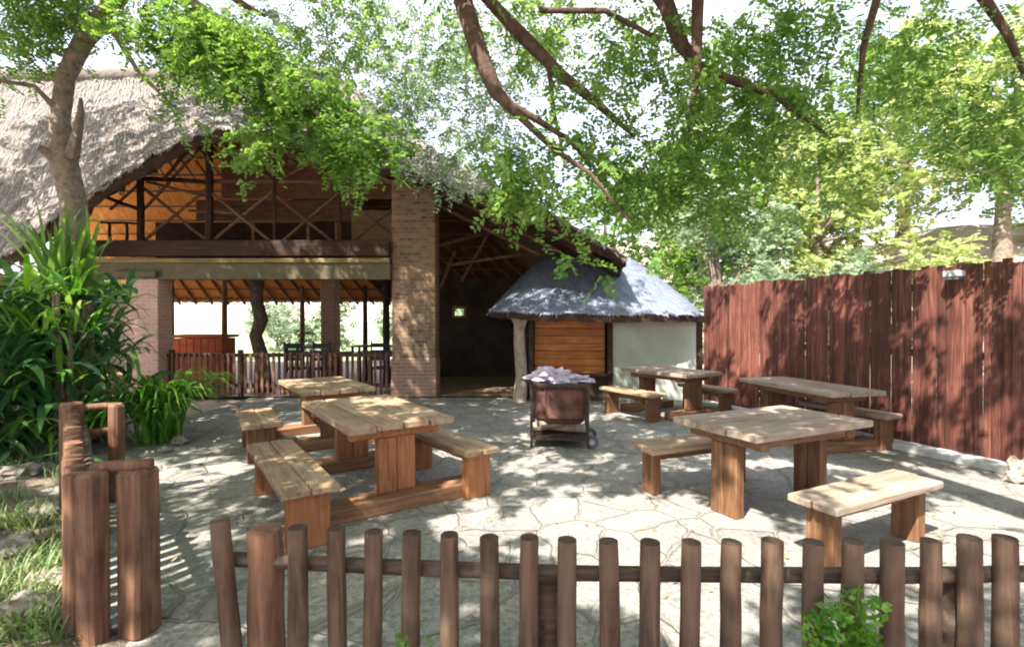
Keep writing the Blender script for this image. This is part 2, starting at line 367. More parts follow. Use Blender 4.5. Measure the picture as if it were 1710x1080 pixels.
def make_bench(label, loc, rz, L=1.6, W=0.37, leg='legw', legx='legx', top='top', H=0.45, off=None, lw=None, group='benches beside the tables'):
    t = thing('bench', label, 'bench', loc, rz, group); off = off or L / 2 - 0.13
    b = MB()
    for q in (-1, 1): b.box((0, q * W / 4, H - 0.027), (L + random.uniform(-.02, .02), W / 2 - 0.006, 0.054), bev=0.009, jit=0.003)
    b.build('seat', M[top], t)
    for s in (-1, 1):
        b = MB(); b.box((s * off, 0, (H - 0.055) / 2), (0.10, lw or W - 0.11, H - 0.057), bev=0.01, jit=0.004); b.build('leg', M[leg], t)
    b = MB(); b.box((0, 0, H - 0.105), (2 * off - 0.11, 0.05, 0.09), bev=0.006); b.build('stretcher', M[legx], t)
    return t
make_table('large orange brown table in the left foreground with a sunlit plank top', (-1.37, 4.95, 0), LT, footL=1.58, foff=.69, fy0=.05)
make_bench('long orange brown bench at the lower left nearest the picket fence', (-1.84, 4.16, 0), LT, L=1.66, W=0.40)
make_bench('orange brown bench on the right side of the large left table', (-0.66, 5.06, 0), LT + R(3), L=1.35, W=0.36)
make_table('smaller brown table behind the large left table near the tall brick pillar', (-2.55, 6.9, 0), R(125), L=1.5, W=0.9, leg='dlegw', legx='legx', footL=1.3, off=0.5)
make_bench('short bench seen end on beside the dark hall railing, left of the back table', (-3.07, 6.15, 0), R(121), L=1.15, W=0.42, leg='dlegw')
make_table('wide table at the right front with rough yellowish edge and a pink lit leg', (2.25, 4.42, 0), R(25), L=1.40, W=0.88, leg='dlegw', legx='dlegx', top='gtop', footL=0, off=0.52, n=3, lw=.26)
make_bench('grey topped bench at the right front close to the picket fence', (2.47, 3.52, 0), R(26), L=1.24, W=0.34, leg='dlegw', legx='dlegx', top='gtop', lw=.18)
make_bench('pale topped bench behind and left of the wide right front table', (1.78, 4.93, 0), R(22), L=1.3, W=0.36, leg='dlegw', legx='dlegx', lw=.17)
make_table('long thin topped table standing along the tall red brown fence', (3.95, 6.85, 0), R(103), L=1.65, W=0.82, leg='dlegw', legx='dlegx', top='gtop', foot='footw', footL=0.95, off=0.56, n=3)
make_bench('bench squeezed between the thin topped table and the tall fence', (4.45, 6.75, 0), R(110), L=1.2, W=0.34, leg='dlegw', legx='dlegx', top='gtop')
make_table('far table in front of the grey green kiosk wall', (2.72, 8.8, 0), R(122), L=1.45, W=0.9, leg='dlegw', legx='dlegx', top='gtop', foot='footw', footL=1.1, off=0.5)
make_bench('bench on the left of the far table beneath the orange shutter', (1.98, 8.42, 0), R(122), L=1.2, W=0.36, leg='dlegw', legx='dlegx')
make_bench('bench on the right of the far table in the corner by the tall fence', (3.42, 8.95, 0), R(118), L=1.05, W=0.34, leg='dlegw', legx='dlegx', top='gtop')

# ================================================================ front picket fence
pk = [(365, 868, -.06), (497, 880, -.02), (560, 882, 0), (623, 888, 0), (687, 890, 0), (750, 893, 0), (817, 897, 0), (884, 897, 0), (948, 901, 0),
      (1017, 903, 0), (1086, 905, 0), (1155, 905, 0), (1222, 905, 0), (1291, 903, 0), (1359, 905, 0), (1426, 905, 0), (1491, 905, 0), (1557, 903, 0), (1620, 898, 0), (1681, 897, 0), (1745, 897, 0), (1810, 895, 0), (1875, 895, 0)]
def fy(px): return 1.97 - 0.17 * sstep(365, 1000, px)
pf = thing('picket_fence', 'low fence of round brown pickets across the bottom of the picture', 'fence', (0, 1.8, 0))
for px, py, lean in pk:
    Y = fy(px); p = at(px, py, Y); r = 0.0345 + random.uniform(-.002, .003)
    MB().log((p.x + (0.07 if lean < -.03 else random.uniform(-.012, .012)) - lean * .2, Y, 0), p, r * 1.05, r, n=12, seg=6, wob=.0015).build('picket', M['picket'], pf, True, True)
p = at(441, 884, 2.03)
MB().log((p.x + .02, 2.03, 0), p, 0.072, 0.066, n=14, seg=5).build('post', M['cpost'], pf, True, True)
for px in (917, 1592):
    p = at(px, 968, fy(px) + 0.10); MB().log((p.x, p.y, 0), p, 0.05, 0.048, n=12).build('post', M['rail'], pf, True, True)
for zz in (0.0, -0.47):
    pts = [at(q, y, fy(q) + 0.062) + Vector((0, 0, zz)) for q, y in ((385, 934), (520, 941), (700, 949), (950, 957), (1200, 960), (1500, 961), (1900, 955))]
    MB().tube(pts, 0.029, 10, 0.06).build('rail', M['rail'], pf, True, True)

# ================================================================ left garden fence
gf = thing('garden_fence', 'heavy log fence along the garden bed ending in a thick corner post at the left', 'fence', (-2.0, 2.5, 0))
A, B = Vector((-2.12, 2.46, 0)), Vector((-3.72, 4.3, 0))
n = 19
for i in range(1, n):
    q = A.lerp(B, i / (n - 1)); h = 0.83 + random.uniform(-.02, .02)
    MB().log(q, q + Vector((random.uniform(-.01, .01), 0, h)), 0.047, 0.045, n=10).build('picket', M['cpost'], gf, True, True)
for (x, y, h, r) in ((-2.06, 2.49, .86, .055), (-1.905, 2.59, .85, .072), (-1.995, 2.66, .82, .05), (-3.78, 4.36, .90, .065), (-3.50, 4.5, .86, .05)):
    MB().box((x, y, h / 2), (2 * r, 2 * r, h), rz=R(-12), bev=.018, jit=.006).build('post', M['cpost'], gf, True)
MB().log((-2.10, 2.55, .865), (-1.84, 2.60, .865), .03, .03).build('cap_rail', M['cpost'], gf, True, True)
for z in (.62, .84): MB().log((-3.74, 4.42, z), (-3.50, 4.56, z), .03, .03).build('rail', M['cpost'], gf, True, True)
nrm = Vector((.75, .66, 0)) * 0.075
MB().log(A + nrm + Vector((0, 0, .68)), B + nrm + Vector((0, 0, .68)), .032, .03).build('rail', M['rail'], gf, True, True)

# ================================================================ tall board fence on the right
tf = thing('board_fence', 'tall dark red brown board fence along the right side', 'fence', (4.6, 7.3, 0))
A, B = Vector((3.70, 9.75, 0)), Vector((6.35, 2.65, 0)); D = (B - A).normalized(); Lf = (B - A).length; ang = math.atan2(D.y, D.x)
Nn = Vector((-D.y, D.x, 0));  Nn = Nn if Nn.x < 0 else -Nn
def tfence(s0, s1, mlab):
    b = MB(); s = s0
    while s < s1 - .02:
        wd = random.uniform(.072, .098); q = A + D * (s + wd / 2); h = 2.24 + random.uniform(-.025, .03)
        b.box(q + Nn * random.uniform(0, .02) + Vector((0, 0, h / 2 + .02)), (wd - .006, .028, h - .04), rz=ang + random.uniform(-.06, .06), bev=.006); s += wd
    b.build('board_panel', M['board'], tf, True)
sp = 4.1
tfence(0, sp, ''); tfence(sp + .12, Lf, '')
for s in (0.05, sp + .06, Lf - .1):
    q = A + D * s - Nn * .0; MB().box(q + Vector((0, 0, 1.14)), (.11, .07, 2.24), rz=ang, bev=.01).build('post', M['board'], tf, True)
for z in (.35, 1.2, 2.0):
    MB().box(A + D * Lf / 2 - Nn * .045 + Vector((0, 0, z)), (Lf, .05, .09), rz=ang).build('rail', M['rail'], tf, True)
q = A + D * (sp + .1) + Nn * .10 + Vector((0, 0, 2.14))
q = A + D * (sp + .06) + Nn * .12
fl = thing('fence_lamp', 'small pale grey lamp box fixed near the top of the tall fence', 'lamp', (q.x, q.y, 2.13), ang)
MB().box((0, 0, 0.0), (.18, .11, .075), bev=.012).build('casing', M['lampm'], fl)
MB().box((0, -.075, -.0) if False else (0, 0, -.055), (.13, .09, .022), bev=.004).build('lens', M['rubber'], fl)
b = MB(); b.box(A + D * Lf / 2 + Nn * .16 + Vector((0, 0, .05)), (Lf - .3, .22, .10), rz=ang, bev=.015)
tag(b.build('kerb', M['lampm'] if False else plain('pale concrete kerb', (.42, .42, .42), .9, var=.2, scale=5)), kind='structure')

# ================================================================ main thatched hall
EX = [-13.5, -11.5, -9.35, -8.48, -7.7, -6.73, -5.74, -5.25, -4.65, -3.56, -2.19, -1.37, .27, 1.15, 2.1]
EZ = [2.2, 2.35, 2.72, 3.3, 3.93, 4.48, 5.02, 5.12, 5.08, 4.82, 4.40, 4.17, 3.80, 3.3, 2.7]
def ez(x): 
    return sum(np.interp(x + d, EX, EZ) for d in (-.3, -.15, 0, .15, .3)) / 5
hall = thing('thatched_hall', 'large open thatched hall with an arched eave, loft trusses and a tall tall brick pillar', 'building', (-4.5, 14, 0))
RY, RZ, RX1 = 13.6, 8.1, -4.6
def roof_pt(xe, t, off=0.0, back=False):
    xr = -13.5 + (xe + 13.5) * ((RX1 + 13.5) / 15.6)
    z0 = ez(xe) if not back else 2.45; y0 = 9.3 if not back else 18.4
    sag = -0.28 * math.sin(math.pi * t)
    y = y0 + (RY - y0) * t; z = z0 + (RZ - z0) * t + sag - off; x = xe + (xr - xe) * t
    return [x, y + (off * .5 if not back else -off * .5), z]
def roof_sheet(name, m, off, back, nx=260, nt=46, disp=.07, x0=-13.5, x1=2.1):
    P = np.zeros((nx, nt, 3)); U = np.zeros((nx, nt, 2))
    for i in range(nx):
        xe = x0 + (x1 - x0) * i / (nx - 1)
        jag = random.uniform(-.025, .025)
        for j in range(nt):
            t = j / (nt - 1); p = roof_pt(xe, t, off, back)
            d = disp * (vnoise((p[0] * 1.2, p[1], p[2]), 1.6, 4) + .5 * vnoise((p[0] * 1.2, p[1], p[2]), 6, 2))
            p[2] += d + (jag if j == 0 else 0) + .02 * math.sin(t * 60) * (disp > 0.01) ; p[1] -= (d * .6 if not back else -d * .6)
            P[i, j] = p; U[i, j] = (xe, t * 6.5)
    return grid_mesh(name, P, m, hall, U)
roof_sheet('roof', M['thatch'], 0, False)
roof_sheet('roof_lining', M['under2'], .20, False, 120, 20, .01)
roof_sheet('roof', M['thatch'], 0, True, 120, 24)
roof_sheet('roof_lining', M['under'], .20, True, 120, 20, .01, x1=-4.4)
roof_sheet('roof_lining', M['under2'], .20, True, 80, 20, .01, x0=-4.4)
# verge band closing the thickness along the front eave, and at the back
for back in (False, True):
    P = np.zeros((260, 4, 3)); U = np.zeros((260, 4, 2))
    for i in range(260):
        xe = -13.5 + 15.6 * i / 259; a, c = roof_pt(xe, 0, 0, back), roof_pt(xe, 0, .20, back); jg = random.uniform(-.025, .025)
        for j, t in enumerate((0, .35, .7, 1)):
            q = [a[k] + (c[k] - a[k]) * t for k in range(3)]; q[1] += (-.03 if not back else .03) * math.sin(math.pi * t); q[2] += .01 + (jg if j == 3 else 0)
            P[i, j] = q; U[i, j] = (xe, t * .2)
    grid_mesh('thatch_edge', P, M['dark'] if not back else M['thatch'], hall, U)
# hip end on the right
P = np.zeros((30, 24, 3)); U = np.zeros((30, 24, 2)); rg = roof_pt(2.1, 1)
for i in range(30):
    s = i / 29; e = Vector((2.1 + .5 * math.sin(math.pi * s), 9.3 + 9.1 * s, 2.7 - .25 * s))
    for j in range(24):
        t = j / 23; p = e.lerp(Vector(rg), t); p.z -= .28 * math.sin(math.pi * t); p.z += .05 * vnoise(p, 1.6); P[i, j] = p; U[i, j] = (e.y, t * 6)
grid_mesh('roof', P, M['thatch'], hall, U)
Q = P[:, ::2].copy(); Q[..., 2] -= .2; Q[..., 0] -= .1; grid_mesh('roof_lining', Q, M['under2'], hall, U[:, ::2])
# ridge cap
MB().tube([(x, RY, RZ + .0 + .02 * math.sin(x * 3)) for x in np.linspace(-13.5, RX1, 24)], .2, 10, .05).build('ridge_cap', M['thatch'], hall, True, True)
def straw_obj(name, pts, dirs, nrm, L, wd, m, parent):
    P_, D_, N_ = np.array(pts), np.array(dirs), np.array(nrm); k = len(P_)
    D_ = D_ / np.linalg.norm(D_, axis=1, keepdims=True) + rng.normal(0, .10, (k, 3)); S_ = np.cross(D_, N_); S_ /= np.linalg.norm(S_, axis=1, keepdims=True)
    l = (L * rng.uniform(.5, 1.4, k))[:, None]; q = (wd * rng.uniform(.6, 1.5, k))[:, None]
    V = np.stack([P_ - S_ * q, P_ + S_ * q, P_ + D_ * l + N_ * .012 + S_ * q * .4, P_ + D_ * l + N_ * .012 - S_ * q * .4], 1).reshape(-1, 3)
    o = mesh_np(name, V, np.arange(len(V)).reshape(-1, 4), m, parent, True); o['kind'] = 'stuff'; return o
def on_grid(G_, n, tmax=1.0, pw=1.0):
    a, b = G_.shape[:2]; pts, ds, ns = [], [], []
    for _ in range(n):
        i = random.uniform(0, a - 1.001); j = (random.random() ** pw) * tmax * (b - 1.001); i0, j0 = int(i), int(j)
        p = Vector(G_[i0, j0]).lerp(Vector(G_[i0 + 1, j0]), i - i0); p2 = Vector(G_[i0, j0 + 1]).lerp(Vector(G_[i0 + 1, j0 + 1]), i - i0); q = p.lerp(p2, j - j0)
        d = (p - p2).normalized(); s_ = (Vector(G_[i0 + 1, j0]) - Vector(G_[i0, j0])).normalized(); n_ = s_.cross(d)
        if n_.z < 0: n_ = -n_
        pts.append(q + n_ * .006); ds.append(d); ns.append(n_)
    return pts, ds, ns
FG = np.array([[ (lambda p, t: [p[0], p[1] - .6 * .07 * (vnoise((p[0] * 1.2, p[1], p[2]), 1.6, 4) + .5 * vnoise((p[0] * 1.2, p[1], p[2]), 6, 2)), p[2] + .07 * (vnoise((p[0] * 1.2, p[1], p[2]), 1.6, 4) + .5 * vnoise((p[0] * 1.2, p[1], p[2]), 6, 2)) + .02 * math.sin(t * 60)])(roof_pt(-13.5 + 15.6 * i / 259, j / 45), j / 45) for j in range(46)] for i in range(260)])
M['straw'] = plain('loose straw', (.30, .275, .26), .9, var=.6, scale=40)
straw_obj('loose_straw', *on_grid(FG, 16000), .22, .007, M['straw'], hall)
e_ = on_grid(FG, 5000, .01); straw_obj('straw_fringe', e_[0], [d + Vector((0, 0, -.6)) for d in e_[1]], e_[2], .10, .007, M['straw'], hall)
# rafters and laths under the back slope
b = MB()
for i in range(27):
    xe = -13.0 + .58 * i
    if xe > 1.9: break
    b.log(roof_pt(xe, .01, .32, True), roof_pt(xe, .99, .32, True), .045, .04, n=7, seg=3)
b.build('rafter', M['pole'], hall, True, True)['kind'] = 'stuff' if False else 'part'
b = MB()
for t in np.linspace(.04, .95, 15): b.log(roof_pt(-13.2, t, .26, True), roof_pt(1.9, t, .26, True), .022, .022, n=6, seg=8)
b.build('lath', M['pole'], hall, True, True)
for o in hall.children:
    if 'kind' in o: del o['kind']
b = MB()
for i in range(24):
    xe = -12.8 + .62 * i
    if xe > 1.9: break
    b.log(roof_pt(xe, .0, .26), roof_pt(xe, .99, .26), .045, .04, n=7, seg=3)
b.build('rafter', M['pole'], hall, True, True)
# tall brick pillar with brick base
b = MB(); b.box((-2.025, 10.75, 2.68), (.90, .55, 3.76), bev=.02); b.build('pillar', M['stone'], hall, True)
b = MB(); b.box((-2.025, 10.75, .42), (.93, .58, .80), bev=.015); b.build('pillar_base', M['brick'], hall, True)
# left pink brick column and its cap
b = MB(); b.box((-7.52, 10.55, 1.25), (.68, .45, 2.44), bev=.015); b.build('column', M['pink'], hall, True)
b = MB(); b.box((-7.58, 10.50, 2.53), (.86, .60, .13), bev=.02); b.build('column_cap', M['olive'], hall, True)
# loft edge beams and floor
MB().box((-5.75, 10.35, 3.06), (6.55, .16, .32), bev=.01).build('fascia', M['dark'], hall, True)
MB().box((-5.75, 10.33, 2.81), (6.55, .10, .09), bev=.01).build('beam', M['ochre'], hall, True)
MB().box((-5.75, 10.42, 2.60), (6.55, .2, .33), bev=.01).build('beam', M['olive'], hall, True)
MB().box((-5.75, 11.8, 2.83), (6.5, 2.7, .08)).build('loft_floor', M['pole'], hall, True)
b = MB()
for x in np.arange(-8.7, -2.6, .75): b.box((x, 11.8, 2.70), (.09, 2.6, .16))
b.build('joist', M['dark'], hall, True)
# gable truss, drawn as separate poles
def tr(p, q, r=.045, m='pole'):
    MB().log(p, q, r, r * .92, n=8, seg=4, wob=.01).build('truss_pole', M[m], hall, True, True)
Yt = 10.62
for px, y1, y0, r in ((236, 290, 402, .07), (350, 222, 402, .08), (459, 225, 415, .035), (568, 250, 418, .04)): tr(at(px, y0, Yt), at(px, y1, Yt), r, 'dark')
tr(at(150, 296, Yt + .1), at(352, 304, Yt + .1), .05, 'dark'); tr(at(352, 304, Yt + .1), at(655, 306, Yt + .1), .05, 'pole')
tr(at(165, 325, Yt + .1), at(238, 352, Yt + .1), .04, 'dark'); tr(at(335, 225, Yt), at(275, 300, Yt), .035)
for k in range(4):
    cx, cy = 294 + 109.5 * k, 356 + 5 * k; hw = 54
    tr(at(cx - hw, cy - 42, Yt), at(cx + min(hw, 654 - cx), cy + (47 if cx < 600 else 20), Yt), .035, 'pole')
    tr(at(cx - hw, cy + 47, Yt + .08), at(cx + min(hw, 654 - cx), cy - (42 if cx < 600 else 20), Yt + .08), .035, 'pole')
tr(at(315, 352, Yt + .5), at(400, 356, Yt + .5), .03, 'ochre')
for a_, b_ in (((240, 352), (350, 232)), ((352, 232), (455, 300)), ((352, 330), (245, 304)), ((455, 304), (352, 236)), ((455, 235), (570, 304)), ((568, 250), (458, 304)), ((570, 304), (652, 262)), ((185, 350), (238, 304))): tr(at(*a_, Yt + .16), at(*b_, Yt + .16), .03)
for px in (184, 212): tr(at(px, 402, Yt), at(px, 372, Yt), .03, 'dark')
tr(at(165, 372, Yt), at(238, 374, Yt), .025, 'dark')
for px in (424, 515, 563): tr(at(px, 372, Yt + .3), at(px, 422, Yt + .3), .04)
# loft partition at the back with dark openings, ochre panel on the right
b = MB(); Yp = 13.1
def wallpx(b, x0, x1, y0, y1, Y, th=.08):
    p, q = at(x0, y0, Y), at(x1, y1, Y); b.box((p + q) / 2, (abs(q.x - p.x), th, abs(q.z - p.z))); return b
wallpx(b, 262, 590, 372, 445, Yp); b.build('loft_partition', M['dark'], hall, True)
wallpx(MB(), 588, 680, 352, 440, Yp - .6).build('loft_partition', M['ochre'], hall, True)
wallpx(MB(), 372, 655, 236, 332, Yp).build('loft_partition', M['footw'], hall, True)
wallpx(MB(), 330, 590, 335, 369, Yp).build('loft_partition', M['pole'], hall, True)
# purlins right of the pillar, seen against the dark
for a_, b_, r in (((728, 412, 11.2), (815, 388, 12.0), .05), ((752, 442, 11.4), (880, 424, 12), .04), ((735, 320, 10.8), (930, 418, 10.9), .05), ((735, 345, 11.2), (900, 425, 11.3), .045), ((735, 480, 12), (760, 420, 12.2), .04), ((820, 310, 10.6), (960, 400, 10.6), .05), ((770, 470, 12), (850, 330, 12), .04)):
    tr(at(*a_), at(*b_), r)
# inner walls on the right with a small window
b = MB(); Yw = 14.2
p0, p1 = at(690, 455, Yw), at(1080, 455, Yw)
def hole(b, x0, x1, z0, z1, X0, X1, Z0, Z1, y, th):        # one wall slab with a window opening
    v = {}
    xs, zs = (x0, X0, X1, x1), (z0, Z0, Z1, z1)
    for k, yy in enumerate((y, y + th)):
        for i, x in enumerate(xs):
            for j, z in enumerate(zs): v[k, i, j] = b.bm.verts.new((x, yy, z))
    for i in range(3):
        for j in range(3):
            if (i, j) == (1, 1): continue
            for k in (0, 1): b.bm.faces.new((v[k, i, j], v[k, i + 1, j], v[k, i + 1, j + 1], v[k, i, j + 1]))
    for (i, j), (m_, n_) in (((1, 1), (2, 1)), ((2, 1), (2, 2)), ((2, 2), (1, 2)), ((1, 2), (1, 1)), ((0, 0), (3, 0)), ((3, 0), (3, 3)), ((3, 3), (0, 3)), ((0, 3), (0, 0))):
        if abs(m_ - i) == 3 or abs(n_ - j) == 3:
            st = [(i + (m_ - i) * q // 3, j + (n_ - j) * q // 3) for q in range(4)]
            for (a1, b1), (a2, b2) in zip(st, st[1:]): b.bm.faces.new((v[0, a1, b1], v[0, a2, b2], v[1, a2, b2], v[1, a1, b1]))
        else: b.bm.faces.new((v[0, i, j], v[0, m_, n_], v[1, m_, n_], v[1, i, j]))
    return b
wa, wb = at(759, 527, Yw), at(775, 515, Yw)
hole(b, p0.x, p1.x, .02, 2.75, wa.x, wb.x, wa.z, wb.z, Yw, .12)
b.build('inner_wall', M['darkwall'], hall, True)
b = MB(); hole(b, wa.x - .06, wb.x + .06, wa.z - .06, wb.z + .06, wa.x + .01, wb.x - .01, wa.z + .01, wb.z - .01, Yw - .03, .025); b.build('window_frame', M['ochre'], hall, True)
# inner posts
MB().tube([at(430, 468, 11.3), at(428, 500, 11.3), at(437, 535, 11.3), at(427, 560, 11.3), at(438, 600, 11.3), (at(440, 660, 11.3).x, 11.3, .03)], [.15, .13, .15, .13, .15, .2], 12, .12).build('trunk_post', M['bark'], hall, True, True)
b = MB(); b.box((at(552, 500, 14.5).x, 14.5, 1.4), (.42, .42, 2.8), bev=.02); b.build('column', M['brick'], hall, True)
for px, Y in ((645, 12.5), (375, 16.5), (285, 13.5), (505, 17.8), (610, 17.8)): MB().log((at(px, 0, Y).x, Y, .03), (at(px, 0, Y).x, Y, 2.9), .09, .08, n=9).build('post', M['dark'] if px > 600 else M['pole'], hall, True, True)
MB().box((-5.5, 18.2, 2.42), (13, .14, .2)).build('beam', M['ochre'], hall, True)
MB().box((-13.3, 14, 1.4), (.2, 8.5, 2.8)).build('side_wall', M['pinkwall'], hall, True)
# glowing-free hall contents
hr = thing('hall_railing', 'dark picket railing between the pink brick column and the tall brick pillar', 'railing', (-4.9, 10.6, 0))
x = -7.05; i = 0
while x < -2.52:
    MB().box((x, 10.55, .50), (.055, .03, .86 + random.uniform(-.02, .02)), bev=.006).build('picket', M['cpost'] if random.random() < .6 else M['board'], hr, True); x += .117
for z in (.25, .88): MB().box((-4.85, 10.60, z), (4.7, .06, .075), bev=.006).build('rail', M['rail'], hr, True)
for px in (285, 400, 520): MB().box((at(px, 0, 10.62).x, 10.66, .50), (.11, .06, .98), bev=.01).build('post', M['rail'], hr, True)
ct = thing('bar_counter', 'red brown wooden counter inside the hall behind the pink brick column', 'counter', (-7.35, 12.2, .03))
MB().box((0, 0, 1.2), (1.25, .7, .07), bev=.01).build('countertop', M['redw'], ct)
b = MB()
for k in range(7): b.box((-.5 + k * .167, -.3, .58), (.155, .03, 1.15), bev=.005)
b.box((0, .02, .58), (1.15, .5, 1.14)); b.build('front_panel', M['redw'], ct)
def dining_table(label, x, y):
    t = thing('dining_table', label, 'table', (x, y, .03), R(random.uniform(-6, 6)), 'dining tables inside the hall')
    MB().box((0, 0, .76), (1.3, .8, .05), bev=.01).build('tabletop', M['pole'], t)
    for sx in (-1, 1):
        for sy in (-1, 1): MB().box((sx * .57, sy * .32, .37), (.07, .07, .73), bev=.006).build('leg', M['dark'], t)
def dining_chair(label, x, y, rz):
    t = thing('dining_chair', label, 'chair', (x, y, .03), rz, 'dark chairs inside the hall')
    MB().box((0, 0, .45), (.44, .44, .05), bev=.015).build('seat', M['steelblue'], t)
    b = MB()
    for s in (-1, 1): b.box((s * .2, .2, .78), (.035, .035, .62), bev=.005)
    for z in (.68, .84, 1.0): b.box((0, .2, z), (.40, .025, .09), bev=.008)
    b.build('backrest', M['steelblue'], t)
    for sx in (-1, 1):
        for sy in (-1, 1): MB().box((sx * .19, sy * .19, .215), (.04, .04, .43)).build('leg', M['dark'], t)
dining_table('dark table inside the hall between the crooked trunk post and the brick column', -4.75, 12.6)
dining_table('dark table inside the hall just left of the tall brick pillar', -3.2, 12.9)
dining_table('dark table far inside the hall, right of the crooked post', -6.2, 15.6)
dining_table('dark table at the far side of the hall near the tall brick pillar', -4.4, 16.2)
dining_chair('dark chair inside the hall nearest the right side of the crooked trunk post', -5.05, 11.95, R(180))
dining_chair('dark chair inside the hall with its back to the railing, middle of three', -4.35, 11.9, R(172))
dining_chair('dark chair inside the hall just beside the tall brick pillar, behind the railing', -3.1, 12.1, R(185))

# ================================================================ thatched kiosk
ks = thing('thatched_kiosk', 'small kiosk with blue grey rounded thatch roof, orange shutter and grey green wall', 'building', (1.7, 11.5, 0))
NA, NT = 200, 34
P = np.zeros((NA + 1, NT, 3)); U = np.zeros((NA + 1, NT, 2)); cx, cy = 1.62, 12.1
Rr = np.zeros((NA + 1, NT, 3))
for i in range(NA + 1):
    a = 2 * math.pi * i / NA; ca, sa = math.cos(a), math.sin(a); e = 2 / 4.2
    exx = cx + .14 + 2.26 * math.copysign(abs(ca) ** e, ca); eyy = cy + 2.6 * math.copysign(abs(sa) ** e, sa)
    rx = cx + .15 + .8 * ca; ry = cy + .1 * sa
    e_z = 1.72 + .10 * (ca < 0) * abs(ca); jg = random.uniform(-.02, .02)
    for j in range(NT):
        t = j / (NT - 1); h = math.sin(t * math.pi / 2 * .92) / math.sin(math.pi / 2 * .92)
        h = .55 * t + .45 * h
        x = exx + (rx - exx) * t; y = eyy + (ry - eyy) * t; z = e_z + (3.2 - e_z) * h
        z += .012 * vnoise((x, y, z), 2.5, 4) + (jg if j == 0 else 0); P[i, j] = (x, y, z); U[i, j] = (a * 2.3, t * 3.6)
        Rr[i, j] = (x, y, z - .15)
grid_mesh('roof', P, M['thatch2'], ks, U)
M['straw2'] = plain('grey blue straw', (.27, .31, .39), .9, var=.3, scale=40)
straw_obj('loose_straw', *on_grid(P, 6000, .97), .14, .005, M['straw2'], ks)
e_ = on_grid(P, 3500, .01); straw_obj('straw_fringe', e_[0], [d + Vector((0, 0, -.6)) for d in e_[1]], e_[2], .05, .005, M['straw2'], ks)
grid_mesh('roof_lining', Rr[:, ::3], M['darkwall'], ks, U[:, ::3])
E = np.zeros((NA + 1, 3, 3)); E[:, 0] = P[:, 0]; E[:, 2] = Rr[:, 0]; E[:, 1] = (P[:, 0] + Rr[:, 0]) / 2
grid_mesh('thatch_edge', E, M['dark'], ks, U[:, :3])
Yk = 10.15
def kx(px): return (px - CX) / F * Yk
b = MB(); x0, x1 = kx(1022), kx(1160); b.box(((x0 + x1) / 2, Yk, .92), (x1 - x0, .16, 1.8)); b.build('wall', M['plaster'], ks, True)
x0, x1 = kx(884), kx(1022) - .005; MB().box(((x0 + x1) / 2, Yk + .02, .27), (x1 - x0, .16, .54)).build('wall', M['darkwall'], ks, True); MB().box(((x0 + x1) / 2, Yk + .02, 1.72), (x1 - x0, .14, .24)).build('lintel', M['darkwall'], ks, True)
b = MB(); k = 7; z0, z1 = .54, 1.60
for i in range(k): b.box(((kx(893) + kx(1010)) / 2, Yk + .03 + .0, z0 + (z1 - z0) * (i + .5) / k), (kx(1010) - kx(893), .05, (z1 - z0) / k - .01), rot=Matrix.Rotation(R(9), 4, 'X'))
b.build('shutter', M['shutter'], ks, True)
b = MB()
for px in (887, 1017): b.box((kx(px), Yk - .10, 1.05), (.10, .09, 1.55), bev=.01)
b.box(((kx(887) + kx(1017)) / 2, Yk - .105, .53), (kx(1017) - kx(887) + .1, .14, .06)); b.build('frame', M['dark'], ks, True)
MB().box((kx(1166), Yk + .02, .9), (.12, .2, 1.8)).build('post', M['dark'], ks, True)
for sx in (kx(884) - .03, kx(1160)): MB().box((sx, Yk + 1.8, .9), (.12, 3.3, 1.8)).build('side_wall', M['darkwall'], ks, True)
MB().tube([(at(868, 0, 10.1).x - .01, 10.1, 0), (at(872, 0, 10.1).x, 10.1, .5), (at(868, 0, 10.1).x, 10.1, 1.1), (at(867, 0, 10.1).x, 10.1, 1.55), (at(852, 0, 10.1).x, 10.0, 1.85)], [.15, .12, .11, .11, .09], 11, .1).build('trunk_post', M['pbark'], ks, True, True)
MB().tube([(at(868, 0, 10.1).x, 10.1, 1.35), (at(876, 0, 10.1).x, 10.05, 1.6), (at(890, 0, 10.1).x, 10.0, 1.8)], [.07, .06, .05], 9, .1).build('post_fork', M['pbark'], ks, True, True)

# ================================================================ fire cart
fc = thing('fire_cart', 'dark steel drum fire cart with lower shelf and wheels in the middle of the yard', 'fire cart', (.62, 6.6, 0), R(-6))
def lump(b, c, size, seed, sub=3, amp=.35):
    r = bmesh.ops.create_icosphere(b.bm, subdivisions=sub, radius=1.0)
    for v in r['verts']:
        d = 1 + amp * vnoise(v.co + Vector((seed, 0, 0)), 1.6, 3) + amp * .4 * vnoise(v.co + Vector((0, seed, 0)), 5, 2)
        v.co = Vector((v.co.x * size[0] * d, v.co.y * size[1] * d, v.co.z * size[2] * d)) + Vector(c)
    return b
b = MB()
for sx in (-1, 1):
    for sy in (-1, 1): b.box((sx * .35, sy * .25, .40), (.035, .035, .80), bev=.004)
for z in (.12, .78):
    for s in (-1, 1): b.box((0, s * .25, z), (.72, .028, .028)); b.box((s * .35, 0, z), (.028, .52, .028))
b.build('frame', M['steel'], fc)
b = MB(); b.box((0, 0, .55), (.655, .455, .44), bev=.05, jit=.012)
for x in (-.18, .0, .2): b.box((x, -.232, .56), (.02, .014, .40), bev=.003)
b.box((0, 0, .32), (.56, .38, .05), bev=.02); b.build('firebox', M['rust'], fc)
b = MB(); b.box((0, 0, .795), (.74, .54, .03), bev=.006); b.build('rim', M['steel'], fc)
b = MB(); b.box((0, 0, .135), (.70, .5, .012)); b.build('shelf', M['steel'], fc)
